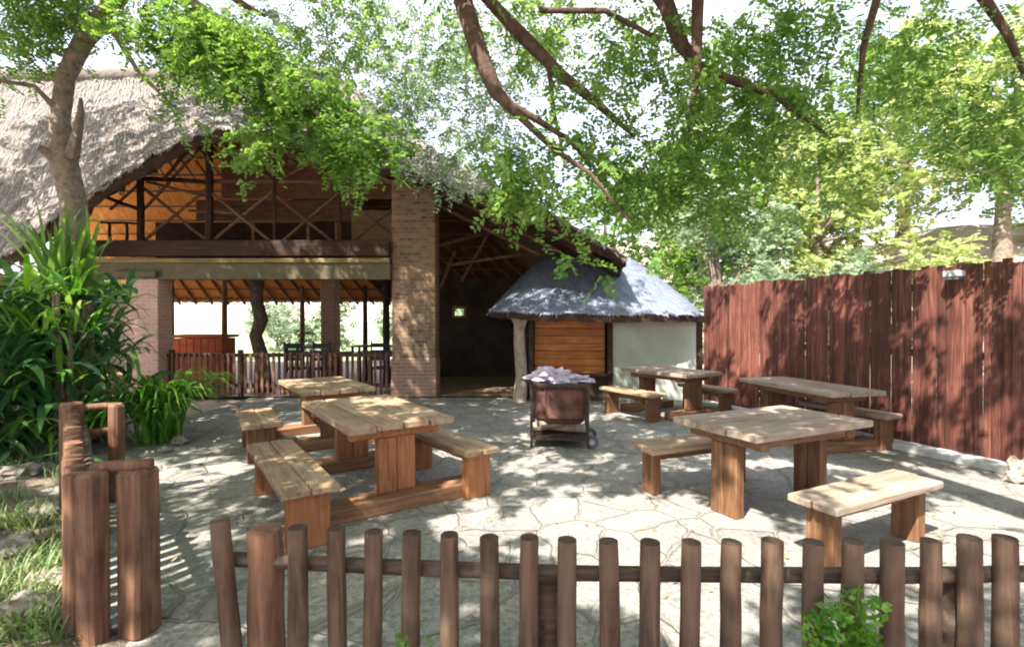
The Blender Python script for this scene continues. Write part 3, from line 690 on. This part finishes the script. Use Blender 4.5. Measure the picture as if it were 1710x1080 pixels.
for s in (-1, 1):
    c = Vector((.40, s * .22, .085)); w_ = MB().tube([c + Vector((0, -.025, 0)), c + Vector((0, .025, 0))], .085, 18).build('wheel', M['rubber'], fc, smooth=False)
    MB().tube([c + Vector((0, -.032, 0)), c + Vector((0, .032, 0))], .035, 12).build('hub', M['lampm'], w_)
b = MB(); b.tube([(-.36, -.2, .80), (-.48, -.2, .86), (-.48, .2, .86), (-.36, .2, .80)], .014, 8); b.build('handle', M['steel'], fc)
b = MB(); lump(b, (-.12, 0, .87), (.24, .20, .10), 3, 4, .7); lump(b, (.15, -.02, .84), (.24, .20, .06), 8, 4, .6)
tag(b.build('crumpled_sheet', M['ash'], None), 'crumpled pale lilac sheet heaped on top of the fire cart', 'sheet').location = (.62, 6.6, 0)
for k, (dx, dy, rz, lab) in enumerate(((-.1, -.05, 35, 'pinkish firewood log lying slanted at the front of the cart shelf'), (.12, .05, -20, 'firewood log at the right end of the cart shelf'), (-.15, .14, 8, 'firewood log at the back of the cart shelf'))):
    d = Vector((math.cos(R(rz)), math.sin(R(rz)), .0)) * .22; c = Vector((.62 + dx, 6.6 + dy, .145 + .055 + (.0 if k else .06)))
    o = MB().log(c - d + Vector((0, 0, .03 if k == 0 else 0)), c + d, .055, .05, n=8).build('firewood_log', M['pbark'], None, smooth=True); tag(o, lab, 'firewood', 'firewood on the cart shelf')

# ================================================================ foliage machinery
def leaves_np(P, D, L, Wd, Nrm):                      # diamond leaf quads
    P = np.asarray(P); D = D / np.linalg.norm(D, axis=1, keepdims=True)
    S_ = np.cross(D, Nrm); S_ /= (np.linalg.norm(S_, axis=1, keepdims=True) + 1e-9)
    L = np.asarray(L)[:, None]; Wd = np.asarray(Wd)[:, None]
    V = np.stack([P, P + D * L * .45 + S_ * Wd, P + D * L, P + D * L * .45 - S_ * Wd], 1).reshape(-1, 3)
    return V
def sprays(centers, pairs=7, length=.22, leaf=.05, wid=.011, per=3, droop=.35, spread=.12):
    """feathery sprays: per centre a few twigs, leaflets in pairs along each"""
    n = len(centers) * per; c = np.repeat(np.asarray(centers), per, 0) + rng.normal(0, spread, (n, 3))
    a = rng.uniform(0, 2 * np.pi, n); el = rng.normal(-droop, .45, n)
    ax = np.stack([np.cos(a) * np.cos(el), np.sin(a) * np.cos(el), np.sin(el)], 1)
    nr = rng.normal(0, .45, (n, 3)) + np.array([0, 0, 1.0]); nr -= ax * (nr * ax).sum(1, keepdims=True); nr /= np.linalg.norm(nr, axis=1, keepdims=True)
    sd = np.cross(ax, nr); ln = length * rng.uniform(.6, 1.3, n)
    out = []
    for k in range(pairs):
        t = (k + .5) / pairs
        base = c + ax * (ln * t)[:, None] - np.array([0, 0, 1.0]) * (.25 * ln * t * t)[:, None]
        for s in (-1, 1):
            d = ax * .55 + sd * s + rng.normal(0, .22, (n, 3)); l = leaf * rng.uniform(.7, 1.3, n) * (1.05 - .5 * abs(t - .4))
            out.append(leaves_np(base, d, l, np.full(n, wid) * rng.uniform(.8, 1.3, n), nr + rng.normal(0, .25, (n, 3))))
    return np.concatenate(out, 0)
def leaf_obj(name, Vs, m, parent=None, world=True):
    V = np.concatenate(Vs, 0); return mesh_np(name, V, np.arange(len(V)).reshape(-1, 4), m, parent, world)
def pxs(n, poly_c, half, Y0, Y1, ang=0.0):            # gaussian-ish pixel ellipse -> points
    out = []
    ca, sa = math.cos(ang), math.sin(ang)
    while len(out) < n:
        u, v = random.uniform(-1, 1), random.uniform(-1, 1)
        if u * u + v * v > 1: continue
        x = poly_c[0] + ca * u * half[0] - sa * v * half[1]; y = poly_c[1] + sa * u * half[0] + ca * v * half[1]
        p = at(x, y, random.uniform(Y0, Y1))
        if vnoise(p, 1.5, 3) < -.12 and random.random() < .85: continue
        out.append(p)
    return [tuple(p) for p in out]
def twigs(b, centers, frac=.25, r=.0032):
    for c in centers:
        if random.random() < frac:
            c = Vector(c); a = c + Vector((random.uniform(-.3, .3), random.uniform(-.3, .3), random.uniform(0, .22)))
            b.tube([a, (a + c) / 2 + Vector((0, 0, .04)), c], [r * 1.6, r * 1.2, r * .6], 5)

G = Vector((SUN.x / -SUN.z, SUN.y / -SUN.z))
def fence_spot(px, py):                               # where the sun ray through a spot on the tall fence would reach the ground
    k = (px - CX) / F; ax, ay, dx, dy = 3.70, 9.75, 2.65, -7.10; t = (k * ay - ax) / (dx - k * dy); x, y = ax + dx * t, ay + dy * t
    z = EYE + (CY - py) / F * y; return (x + G.x * z, y + G.y * z)
LIT = [(*fence_spot(px, py), a, c) for px, py, a, c in ((1585, 550, .22, .16), (1568, 640, .12, .2), (1600, 720, .22, .12), (1705, 480, .2, .3), (1215, 560, .14, .3), (1270, 535, .12, .2), (1432, 520, .1, .12), (1590, 490, .1, .1), (1690, 750, .2, .15), (1250, 620, .12, .2), (1350, 500, .08, .08))] + [(1.05, 4.15, .85, .5), (-.52, 3.95, .30, .16), (3.6, 4.1, .7, .35), (3.0, 3.3, .8, .2), (1.0, 3.15, .7, .35), (-.6, 8.1, 1.3, .35), (.2, 7.0, .5, .2), (.3, 5.6, .35, .2), (2.3, 6.2, .5, .18), (4.6, 5.0, .6, .25),
       (-3.5, 5.4, .5, .2), (-2.4, 3.6, .25, .25), (2.2, 8.6, 1, .2), (-1.2, 6.0, .6, .15), (3.4, 5.6, .8, .18), (1.6, 4.0, .5, .3)]
LIT = [(x, y, a + (.16 if k < 11 else .22), c + (.16 if k < 11 else .2)) for k, (x, y, a, c) in enumerate(LIT)] + [(-4.25, 7.2, .55, .45), (-4.9, 7.9, .6, .5), (-2.7, 3.1, .5, .35), (-3.4, 4.1, .5, .3), (3.95, 11.9, .95, 1.0), (2.9, 4.0, .7, .35), (4.6, 4.3, .8, .4)]
def lit_at(gx, gy):
    for x, y, a, c in LIT:
        if ((gx - x) / a) ** 2 + ((gy - y) / c) ** 2 < 1: return True
    return False
def sunfilter(cs, keep=.04): return [c for c in cs if random.random() < keep or not lit_at(c[0] + G.x * c[2], c[1] + G.y * c[2])]
# ---------------------------------------------------------------- tree with the curved grey trunk at the left
lt = thing('shade_tree', 'tree with curved grey brown trunk at the left in front of the thatch roof', 'tree', (-5.75, 6.7, 0))
b = MB()
tp = [(-5.75, 6.7, -.1), tuple(at(128, 440, 6.7)), tuple(at(124, 340, 6.7)), tuple(at(108, 275, 6.7)), tuple(at(102, 200, 6.7)), tuple(at(112, 130, 6.65)), tuple(at(142, 70, 6.6)), tuple(at(180, 25, 6.5)), tuple(at(215, -25, 6.4)), tuple(at(270, -90, 6.1))]
b.tube(tp, [.22, .17, .145, .15, .105, .10, .105, .11, .09, .07], 14, .07)
b.tube([at(112, 290, 6.7), at(88, 262, 6.6), at(66, 246, 6.5)], [.09, .065, .045], 9, .1)
b.tube([at(122, 262, 6.68), at(130, 225, 6.55), at(136, 190, 6.5), at(137, 165, 6.5)], [.09, .06, .04, .02], 8, .1)
b.tube([at(178, 25, 6.5), at(210, 85, 6.3), at(235, 125, 6.2), at(290, 178, 6.1)], [.06, .035, .025, .012], 7, .1)
br = [at(205, -15, 6.4), at(300, -5, 6.0), at(380, 45, 5.8), at(450, 120, 5.6), at(530, 190, 5.4), at(610, 250, 5.3)]
b.tube(br, [.11, .08, .06, .045, .03, .012], 8, .08)
b.tube([at(102, 190, 6.7), at(60, 145, 6.4), at(-40, 130, 6.0)], [.05, .03, .02], 7, .1)
b.tube([at(150, 55, 6.6), at(120, -10, 6.6), at(60, -80, 6.8)], [.08, .06, .04], 8, .1)
cL = []
for t in np.linspace(0, 1, 9):
    px = 240 + 360 * t; py = 30 + 215 * t; cL += pxs(38 if t > .15 else 22, (px, py - 16), (75, 62 - 12 * t), 5.1, 6.1, .5)
cL += pxs(70, (330, 70), (120, 60), 5.2, 6.2, .3); cL += pxs(22, (425, 230), (26, 50), 5.2, 5.6)
cL += pxs(30, (600, 255), (50, 22), 5.0, 5.5)
cL2 = pxs(70, (110, 25), (80, 45), 6.2, 7.2) + pxs(9, (285, 170), (75, 60), 5.8, 6.6) + pxs(24, (30, 90), (60, 35), 6.0, 7.0) + pxs(20, (25, 20), (40, 25), 6.2, 7.0)
twigs(b, cL + cL2, .25)
b.build('trunk', M['gbark'], lt, True, True)
cU = []  # unseen leaves above the frame, added to dapple the roof with shade
for _ in range(6500):
    q = Vector((random.uniform(-14, -3.5), random.uniform(4.5, 11.0), random.uniform(6.2, 9.7)))
    if q.z < EYE + .65 * q.y + .2 or mnoise.noise(q * 1.1) < .0: continue
    cU.append(tuple(q))
leaf_obj('shade_crown', [sprays(cU, 5, .28, .13, .034, 2)], M['leafb'], lt)
leaf_obj('crown', [sprays(cL + cL2, 7, .22, .066, .017, 4)], M['leafb'], lt)

# ---------------------------------------------------------------- big overhanging tree: trunk behind the viewer
bt = thing('overhanging_tree', 'large tree whose brown limbs and feathery foliage hang over the yard from above', 'tree', (3.2, -3.4, 0))
b = MB()
T0 = Vector((3.2, -3.4, -.1)); T1 = Vector((2.8, -2.4, 3.6))
b.tube([T0, T0.lerp(T1, .3) + Vector((.1, 0, 0)), T0.lerp(T1, .7), T1], [.48, .38, .33, .30], 16, .06)
b.build('trunk', M['bark'], bt, True, True)
def limb(pts, rad): MB().tube([Vector(p) for p in pts], rad, 10, .07).build('branch', M['bark'], bt, True, True)
K = Vector((1.2, 1.2, 6.4))
limb([T1, (2.2, -.8, 5.2), K, at(760, -60, 4.9), at(775, 10, 4.7), at(800, 90, 4.6), at(828, 155, 4.6), at(862, 190, 4.6)], [.3, .24, .2, .11, .09, .08, .065, .04])
limb([K, (.5, 2.8, 6.1), at(795, -20, 5.2), at(870, 60, 5.2), at(935, 125, 5.2), at(995, 172, 5.2), at(1060, 230, 5.1)], [.17, .13, .08, .07, .06, .045, .015])
limb([K, (1.0, 2.8, 6.2), at(1060, -60, 5.2), at(1112, 10, 5.0), at(1135, 75, 4.9), at(1170, 118, 4.9), at(1290, 158, 4.8), at(1380, 225, 4.7)], [.2, .16, .10, .075, .07, .05, .035, .012])
limb([(1.0, 2.8, 6.2), at(1165, -30, 4.7), at(1163, 60, 4.7), at(1162, 130, 4.7), at(1150, 220, 4.6)], [.1, .06, .05, .04, .015])
limb([(1.0, 2.8, 6.2), (2.0, 3.2, 6.0), at(1465, -10, 5.0), at(1440, 80, 4.9), at(1430, 190, 4.8)], [.14, .10, .045, .03, .012])
limb([(2.0, 3.2, 6.0), at(1600, -60, 5.4), at(1680, 60, 5.4), at(1740, 200, 5.4)], [.1, .07, .04, .015])
limb([at(845, 172, 4.6), at(895, 200, 4.65), at(950, 235, 4.75), at(1010, 300, 4.9)], [.04, .03, .02, .01])
limb([at(862, 190, 4.6), at(925, 250, 4.5), at(985, 290, 4.4), at(1050, 370, 4.3)], [.035, .025, .02, .01])
limb([at(900, 20, 5.2), at(1010, 20, 5.1), at(1100, 68, 5.0)], [.03, .03, .02])
limb([at(355, -30, 5.6), at(400, 5, 5.6), at(445, 30, 5.7)], [.05, .04, .015])
limb([at(915, 100, 5.2), at(925, 190, 5.1), at(945, 280, 5.0)], [.03, .02, .01])
limb([T1, (-1.0, -2.2, 5.6), (-3.6, -.5, 6.4), (-4.6, 2.0, 6.6)], [.24, .19, .14, .06])
limb([T1, (4.0, -2.0, 5.3), (4.9, -1.2, 6.2), (5.6, 0, 6.6)], [.24, .18, .12, .05])
cB = []
def add(n, c, h, a=5.0, z=5.8, ang=0.0): cB.extend(pxs(n, c, h, a, z, ang))
add(90, (980, 330), (105, 70), 4.1, 5.2, .45); add(60, (1060, 395), (55, 32), 4.0, 4.8, .2); add(14, (962, 415), (14, 26), 4.0, 4.4)
add(70, (900, 270), (65, 70), 4.2, 5.2); add(110, (1080, 170), (160, 110), 4.4, 6.2); add(110, (1230, 190), (130, 110), 4.4, 6.0)
add(60, (1180, 300), (140, 60), 4.4, 5.6); add(110, (1390, 170), (150, 130), 4.4, 6.2); add(50, (1330, 60), (130, 60), 4.6, 5.8)
add(70, (1560, 90), (170, 100), 4.8, 6.4); add(60, (1640, 220), (100, 60), 4.8, 6.2); add(45, (1690, 270), (50, 60), 4.8, 5.8); add(40, (1400, 290), (110, 50), 4.6, 5.8)
add(70, (980, 60), (160, 60), 5.0, 6.6); add(28, (700, 90), (70, 60), 5.4, 6.6)
add(120, (1000, 350), (105, 62), 4.1, 5.0, .5); add(60, (1100, 100), (260, 90), 4.4, 6.0); add(70, (880, 250), (70, 90), 4.3, 5.2); add(60, (1500, 120), (200, 110), 4.8, 6.2); add(60, (820, 40), (120, 60), 4.8, 6.4); add(60, (620, 60), (150, 70), 5.2, 6.8); add(50, (1330, 50), (160, 60), 4.8, 6.2); add(40, (1180, 330), (120, 50), 4.6, 5.8)
cB = sunfilter([c for c in cB if mnoise.noise(Vector(c) * 1.3) > -.16 and (c[0] < 1.2 or random.random() < .92)])
cF = pxs(290, (600, 90), (210, 100), 6.8, 8.8) + pxs(170, (740, 190), (150, 80), 6.8, 8.6) + pxs(130, (850, 70), (100, 90), 6.5, 8.6) + pxs(35, (760, 280), (90, 40), 7.0, 8.4)
b = MB(); twigs(b, cB, .22); b.build('twigs', M['bark'], bt, True, True)['kind'] = 'stuff'
leaf_obj('crown', [sprays(cB, 7, .24, .066, .017, 4)], M['leaf'], bt)
leaf_obj('far_crown', [sprays(cF, 6, .24, .07, .017, 3)], M['leafg'], bt)
# unseen part of the crown above the frame, shaped to throw the dappled shade
sh = []
tries = 0
while len(sh) < 7000 and tries < 400000:
    tries += 1
    gx, gy = random.uniform(-8.0, 9.5), random.uniform(-.2, 13.5); z = random.uniform(4.9, 6.6)
    x, y = gx - G.x * z, gy - G.y * z
    if y > 1.2 and z < EYE + .66 * y + .25: continue
    if lit_at(gx, gy): continue
    if mnoise.noise(Vector((gx * 1.5, gy * 1.9, 5))) < -.24 : continue
    if mnoise.noise(Vector((gx * .5, gy * .6, 9))) < -.55: continue
    sh.append((x, y, z))
leaf_obj('shade_crown', [sprays(sh, 5, .26, .13, .034, 2, spread=.10)], M['leaf'], bt)

# ---------------------------------------------------------------- trees and shrubs beyond the fence and behind the roofs
def far_tree(name, label, base, h, rad, m, n=260, leaf=.16, squash=.8, group='trees beyond the fence', low=.15, per=4):
    t = thing(name, label, 'tree' if 'tree' in name else 'shrub', base, 0, group); B0 = Vector(base)
    b = MB(); top = B0 + Vector((random.uniform(-.3, .3), 0, h * .8))
    b.tube([B0 - Vector((0, 0, .3)), B0.lerp(top, .4) + Vector((.1, 0, 0)), top], [.05 * h * .6 + .04, .04 * h * .5, .02], 9, .08)
    cs = []; lobes = []
    for k in range(16):
        a = random.uniform(0, 6.28); rr = rad * random.uniform(.2, .75)
        lobes.append((B0 + Vector((math.cos(a) * rr, math.sin(a) * rr, h * random.uniform(low, .95))), rad * random.uniform(.28, .5)))
    for c, r in lobes: b.tube([B0.lerp(top, .45), (B0.lerp(top, .5) + c) / 2 + Vector((0, 0, -.1)), c], [.03 * h * .4, .03, .012], 6, .1)
    for k in range(n):
        c, r = random.choice(lobes); v = Vector([random.gauss(0, 1) for _ in range(3)]).normalized() * r * random.uniform(.55, 1.05)
        cs.append((c.x + v.x, c.y + v.y, c.z + v.z * squash))
    b.build('trunk', M['gbark'], t, True, True)
    leaf_obj('crown', [sprays(cs, 5, .16 + leaf, leaf, leaf * .30, per, droop=.1, spread=leaf)], m, t)
    return t
def gb(x, y): return (x, y, gz(x, y))
far_tree('tree', 'tall yellow green tree beyond the right end of the tall fence', gb(12.5, 13.0), 6.2, 3.0, M['leafy'], 330, .17)
far_tree('tree', 'yellow green tree beyond the middle of the tall fence', gb(9.3, 15.5), 6.0, 2.5, M['leafy'], 300, .17)
far_tree('tree', 'mid green tree rising above the fence between two yellow green trees', gb(14.5, 19), 8.0, 3.2, M['leafb'], 300, .19)
far_tree('tree', 'pale grey green tree just right of the kiosk roof', gb(6.1, 14.8), 5.2, 2.1, M['leafg'], 280, .15)
far_tree('tree', 'green tree behind the kiosk roof', gb(3.6, 19.5), 7.6, 2.8, M['leafb'], 260, .18)
far_tree('tree', 'green tree at the far right edge above the fence', gb(16.5, 13.5), 7.0, 2.6, M['leaf'], 260, .18)
far_tree('tree', 'pale tree far behind between the kiosk and the bank', gb(9.0, 27), 9.5, 4.0, M['leafy'], 330, .24)
far_tree('tree', 'grey green tree far behind the ridge of the hall', gb(-1.5, 27), 11.5, 4.2, M['leafg'], 300, .24)
far_tree('tree', 'yellow green tree on the bank behind the tall fence, half way to the right edge', gb(11.0, 19), 6.5, 3.0, M['leafy'], 330, .2)
far_tree('tree', 'dense green tree behind the pale grey green tree', gb(7.5, 20), 7.5, 3.0, M['leaf'], 300, .2)
far_tree('tree', 'yellowish tree behind the left end of the thatch roof', gb(-15.5, 19), 10.2, 3.0, M['leafy'], 260, .2)
far_tree('shrub', 'grey green spiky shrub behind the fence beside the kiosk', gb(6.3, 11.6), 2.9, 1.15, M['leafg'], 190, .11, low=.4, group='shrubs behind the fence')
far_tree('shrub', 'grey green shrub behind the middle of the fence', gb(8.0, 11.8), 2.5, 1.2, M['leafg'], 170, .11, low=.4, group='shrubs behind the fence')
far_tree('shrub', 'yellow green shrub on the bank behind the fence', gb(9.6, 11.0), 2.3, 1.2, M['leafy'], 160, .11, low=.4, group='shrubs behind the fence')
for k, (x, y, l) in enumerate(((-9, 24, 'pale green shrub far behind the hall, left of the crooked post'), (-5.5, 26, 'pale green shrub far behind the hall, seen right of the crooked post'), (-12.5, 27, 'green shrub far behind the hall at the left'))):
    far_tree('shrub', l, (x, y, 0), 2.4, 1.7, M['leafg'], 130, .16, low=.3, group='shrubs behind the hall')

# ---------------------------------------------------------------- strap leaved plants
def blades(base, n, L, wid, up=(.5, 1.35), seg=6, curl=1.0, spread=.15):
    Vv = []; 
    for _ in range(n):
        a = random.uniform(0, 6.28); e = random.uniform(*up); l = L * random.uniform(.55, 1.1); w_ = wid * random.uniform(.7, 1.2)
        p = Vector(base) + Vector((random.gauss(0, spread), random.gauss(0, spread), 0)); h = Vector((math.cos(a), math.sin(a), 0)); s = Vector((-h.y, h.x, 0))
        pts = []
        for k in range(seg + 1):
            t = k / seg; ww = w_ * (math.sin(math.pi * min(1, .12 + .88 * t)) ** .7 if t < 1 else .02)
            pts.append((p - s * ww, p + s * ww + Vector((0, 0, .15 * ww))))
            ee = e - curl * 1.7 * t * t; p = p + (h * math.cos(ee) + Vector((0, 0, math.sin(ee)))) * (l / seg)
        Vv.append(pts)
    return Vv
def blade_obj(name, Vv, m, parent=None):
    V = []; Fq = []
    for pts in Vv:
        o = len(V)
        for a, c in pts: V += [tuple(a), tuple(c)]
        for k in range(len(pts) - 1): Fq.append((o + 2 * k, o + 2 * k + 1, o + 2 * k + 3, o + 2 * k + 2))
    return mesh_np(name, V, Fq, m, parent, True)
def plant(name, label, base, n, L, wid, m, up=(.5, 1.35), curl=1.0, spread=.12, group=None, stem=0.0, layers=None):
    t = thing(name, label, 'plant', base, 0, group); Vv = []
    if stem or layers:
        b = MB(); hh = stem or layers[-1][0]
        for k in range(4): b.tube([Vector(base) + Vector((random.uniform(-.15, .15), random.uniform(-.1, .1), -.05)), Vector(base) + Vector((random.uniform(-.3, .3), random.uniform(-.2, .2), hh))], [.03, .018], 7)
        b.build('stem', M['gbark'], t, True, True)
    for z, nn, ll in (layers or [(stem, n, L)]): Vv += blades(Vector(base) + Vector((0, 0, z)), nn, ll, wid, up, curl=curl, spread=spread)
    blade_obj('foliage', Vv, m, t); return t
plant('fern_clump', 'bright arching fern clump at the corner of the yard below the pink column', (-4.62, 6.7, 0), 210, 1.45, .025, M['fern'], (1.2, 1.54), 1.75, .10)
ly = [(.2, 80, .9), (.65, 90, .9), (1.1, 90, .85), (1.5, 80, .8), (1.85, 50, .75)]
plant('broadleaf_plant', 'dark green broad leaved plant left of the fern clump', (-5.85, 6.5, 0), 0, 0, .042, M['leafd'], (.1, 1.3), 1.0, .33, 'lush plants at the left', layers=ly)
plant('broadleaf_plant', 'dark green broad leaved plant between two others behind the garden fence', (-5.6, 5.6, 0), 0, 0, .042, M['leafd'], (.1, 1.3), 1.0, .33, 'lush plants at the left', layers=ly[:3])
plant('broadleaf_plant', 'broad leaved plant cut by the left edge of the picture', (-6.5, 6.0, 0), 0, 0, .045, M['leafd'], (.1, 1.3), 1.0, .35, 'lush plants at the left', layers=ly)
plant('broadleaf_plant', 'tallest leafy plant in front of the pink brick column', (-6.55, 7.5, 0), 0, 0, .05, M['leafd'], (.1, 1.3), 1.0, .35, 'lush plants at the left', layers=ly + [(2.0, 40, .8)])
plant('broadleaf_plant', 'bright topped leafy plant hiding the foot of the curved trunk', (-5.3, 5.95, 0), 0, 0, .028, M['fern'], (.1, 1.35), 1.0, .30, 'lush plants at the left', layers=[(.3, 50, .8), (.9, 60, .8), (1.45, 70, .75), (1.9, 50, .6)])
plant('spiky_plant', 'bright green upright spiky plant against the curved trunk', (-5.55, 6.3, 0), 60, 1.2, .028, M['leafb'], (1.0, 1.5), .35, .10, None, stem=1.85)
plant('broadleaf_plant', 'light green leafy plant low under the left edge of the thatch', (-7.3, 7.3, 0), 0, 0, .05, M['fern'], (.2, 1.3), 1.0, .35, 'lush plants at the left', layers=[(.5, 50, .9), (1.2, 60, .9), (1.8, 50, .8)])
def weed(label, base, h, w_, n, m):
    t = thing('leafy_weed', label, 'plant', base, 0, None); cs = []; b = MB(); B0 = Vector(base)
    for k in range(7):
        tip = B0 + Vector((random.uniform(-w_, w_), random.uniform(-.06, .06), h * random.uniform(.6, 1))); b.tube([B0, B0.lerp(tip, .5) + Vector((.01, 0, .03)), tip], [.007, .005, .002], 5)
        for q in range(n // 7): cs.append(tuple(B0.lerp(tip, random.uniform(.35, 1)) + Vector((random.gauss(0, .03), random.gauss(0, .03), 0))))
    b.build('stem', M['fern'], t, True, True); leaf_obj('foliage', [sprays(cs, 3, .05, .034, .010, 2, droop=-.2, spread=.02)], m, t)
weed('bright green weed growing through the picket fence at the lower right', (1.05, 1.66, 0), .74, .17, 150, M['fern'])
weed('small light green weed at the foot of the picket fence, lower middle', (-.33, 1.72, 0), .50, .09, 60, M['leafb'])

# ---------------------------------------------------------------- garden bed: rocks, grass
rock_px = [(30, 800, .16, 'grey rock at the left edge beneath the dark plants'), (70, 870, .13, 'pale rock in the grass beside the garden fence'), (25, 930, .15, 'low rock at the left edge in front of the garden fence'), (85, 985, .12, 'rounded rock next to the thick corner post'),
           (40, 1040, .14, 'largest rock in the bottom left corner'), (75, 790, .10, 'small dark rock close to the far end of the garden fence'), (95, 925, .08, 'small stone leaning on the garden fence'), (300, 742, .11, 'pale stone on the paving in front of the fern clump'), (276, 756, .07, 'small stone at the edge of the bed beside the fern')]
for px, py, s, lab in rock_px:
    Y = 1360 / (py - CY); p = Vector(((px - CX) / F * Y, Y, .02)); b = MB(); lump(b, (0, 0, s * .25), (s, s * .8, s * .55), px * .37, 3, .55)
    o = b.build('rock', M['rock']); o.location = p; tag(o, lab, 'rock', 'rocks in the garden bed')
for k, (s, lab) in enumerate(((5.35, 'pinkish stone at the foot of the tall fence nearest the right edge'), (4.9, 'smaller stone at the foot of the tall fence'), (5.1, 'upright stone between two others below the tall fence'))):
    q = A + D * s + Nn * (.42 if False else .40); b = MB(); lump(b, (0, 0, .08), (.13, .10, .15 if k else .2), k * 3.1, 3, .6); o = b.build('rock', M['sand']); o.location = (q.x, q.y, .0); tag(o, lab, 'rock', 'stones at the foot of the tall fence')
Vv = []
for _ in range(900):
    Y = random.uniform(1.7, 6.0); px = random.uniform(-60, 118); X = (px - CX) / F * Y
    if mnoise.noise(Vector((X * 1.6, Y * 1.6, 4))) < -.02: continue
    Vv += blades((X, Y, .01), 7, .20, .006, (.5, 1.4), 3, .6, .05)
tag(blade_obj('grass', Vv, M['grass']), 'pale green grass tufts in the garden bed at the left', 'grass', kind='stuff')
# fallen leaves on the paving
Pn = []
for _ in range(900):
    Pn.append((random.uniform(-4.5, 5.2), random.uniform(2.0, 10.3), .018))
Pn = np.array(Pn); k = len(Pn); a = rng.uniform(0, 6.28, k)
V = leaves_np(Pn, np.stack([np.cos(a), np.sin(a), rng.normal(0, .15, k)], 1), rng.uniform(.03, .07, k), rng.uniform(.007, .014, k), np.array([[0, 0, 1.0]]) + rng.normal(0, .15, (k, 3)))
tag(mesh_np('fallen_leaves', V, np.arange(len(V)).reshape(-1, 4), plain('dry leaf', (.28, .19, .09), .8, var=.5, scale=3)), 'dry leaves scattered over the paving', 'leaves', kind='stuff')
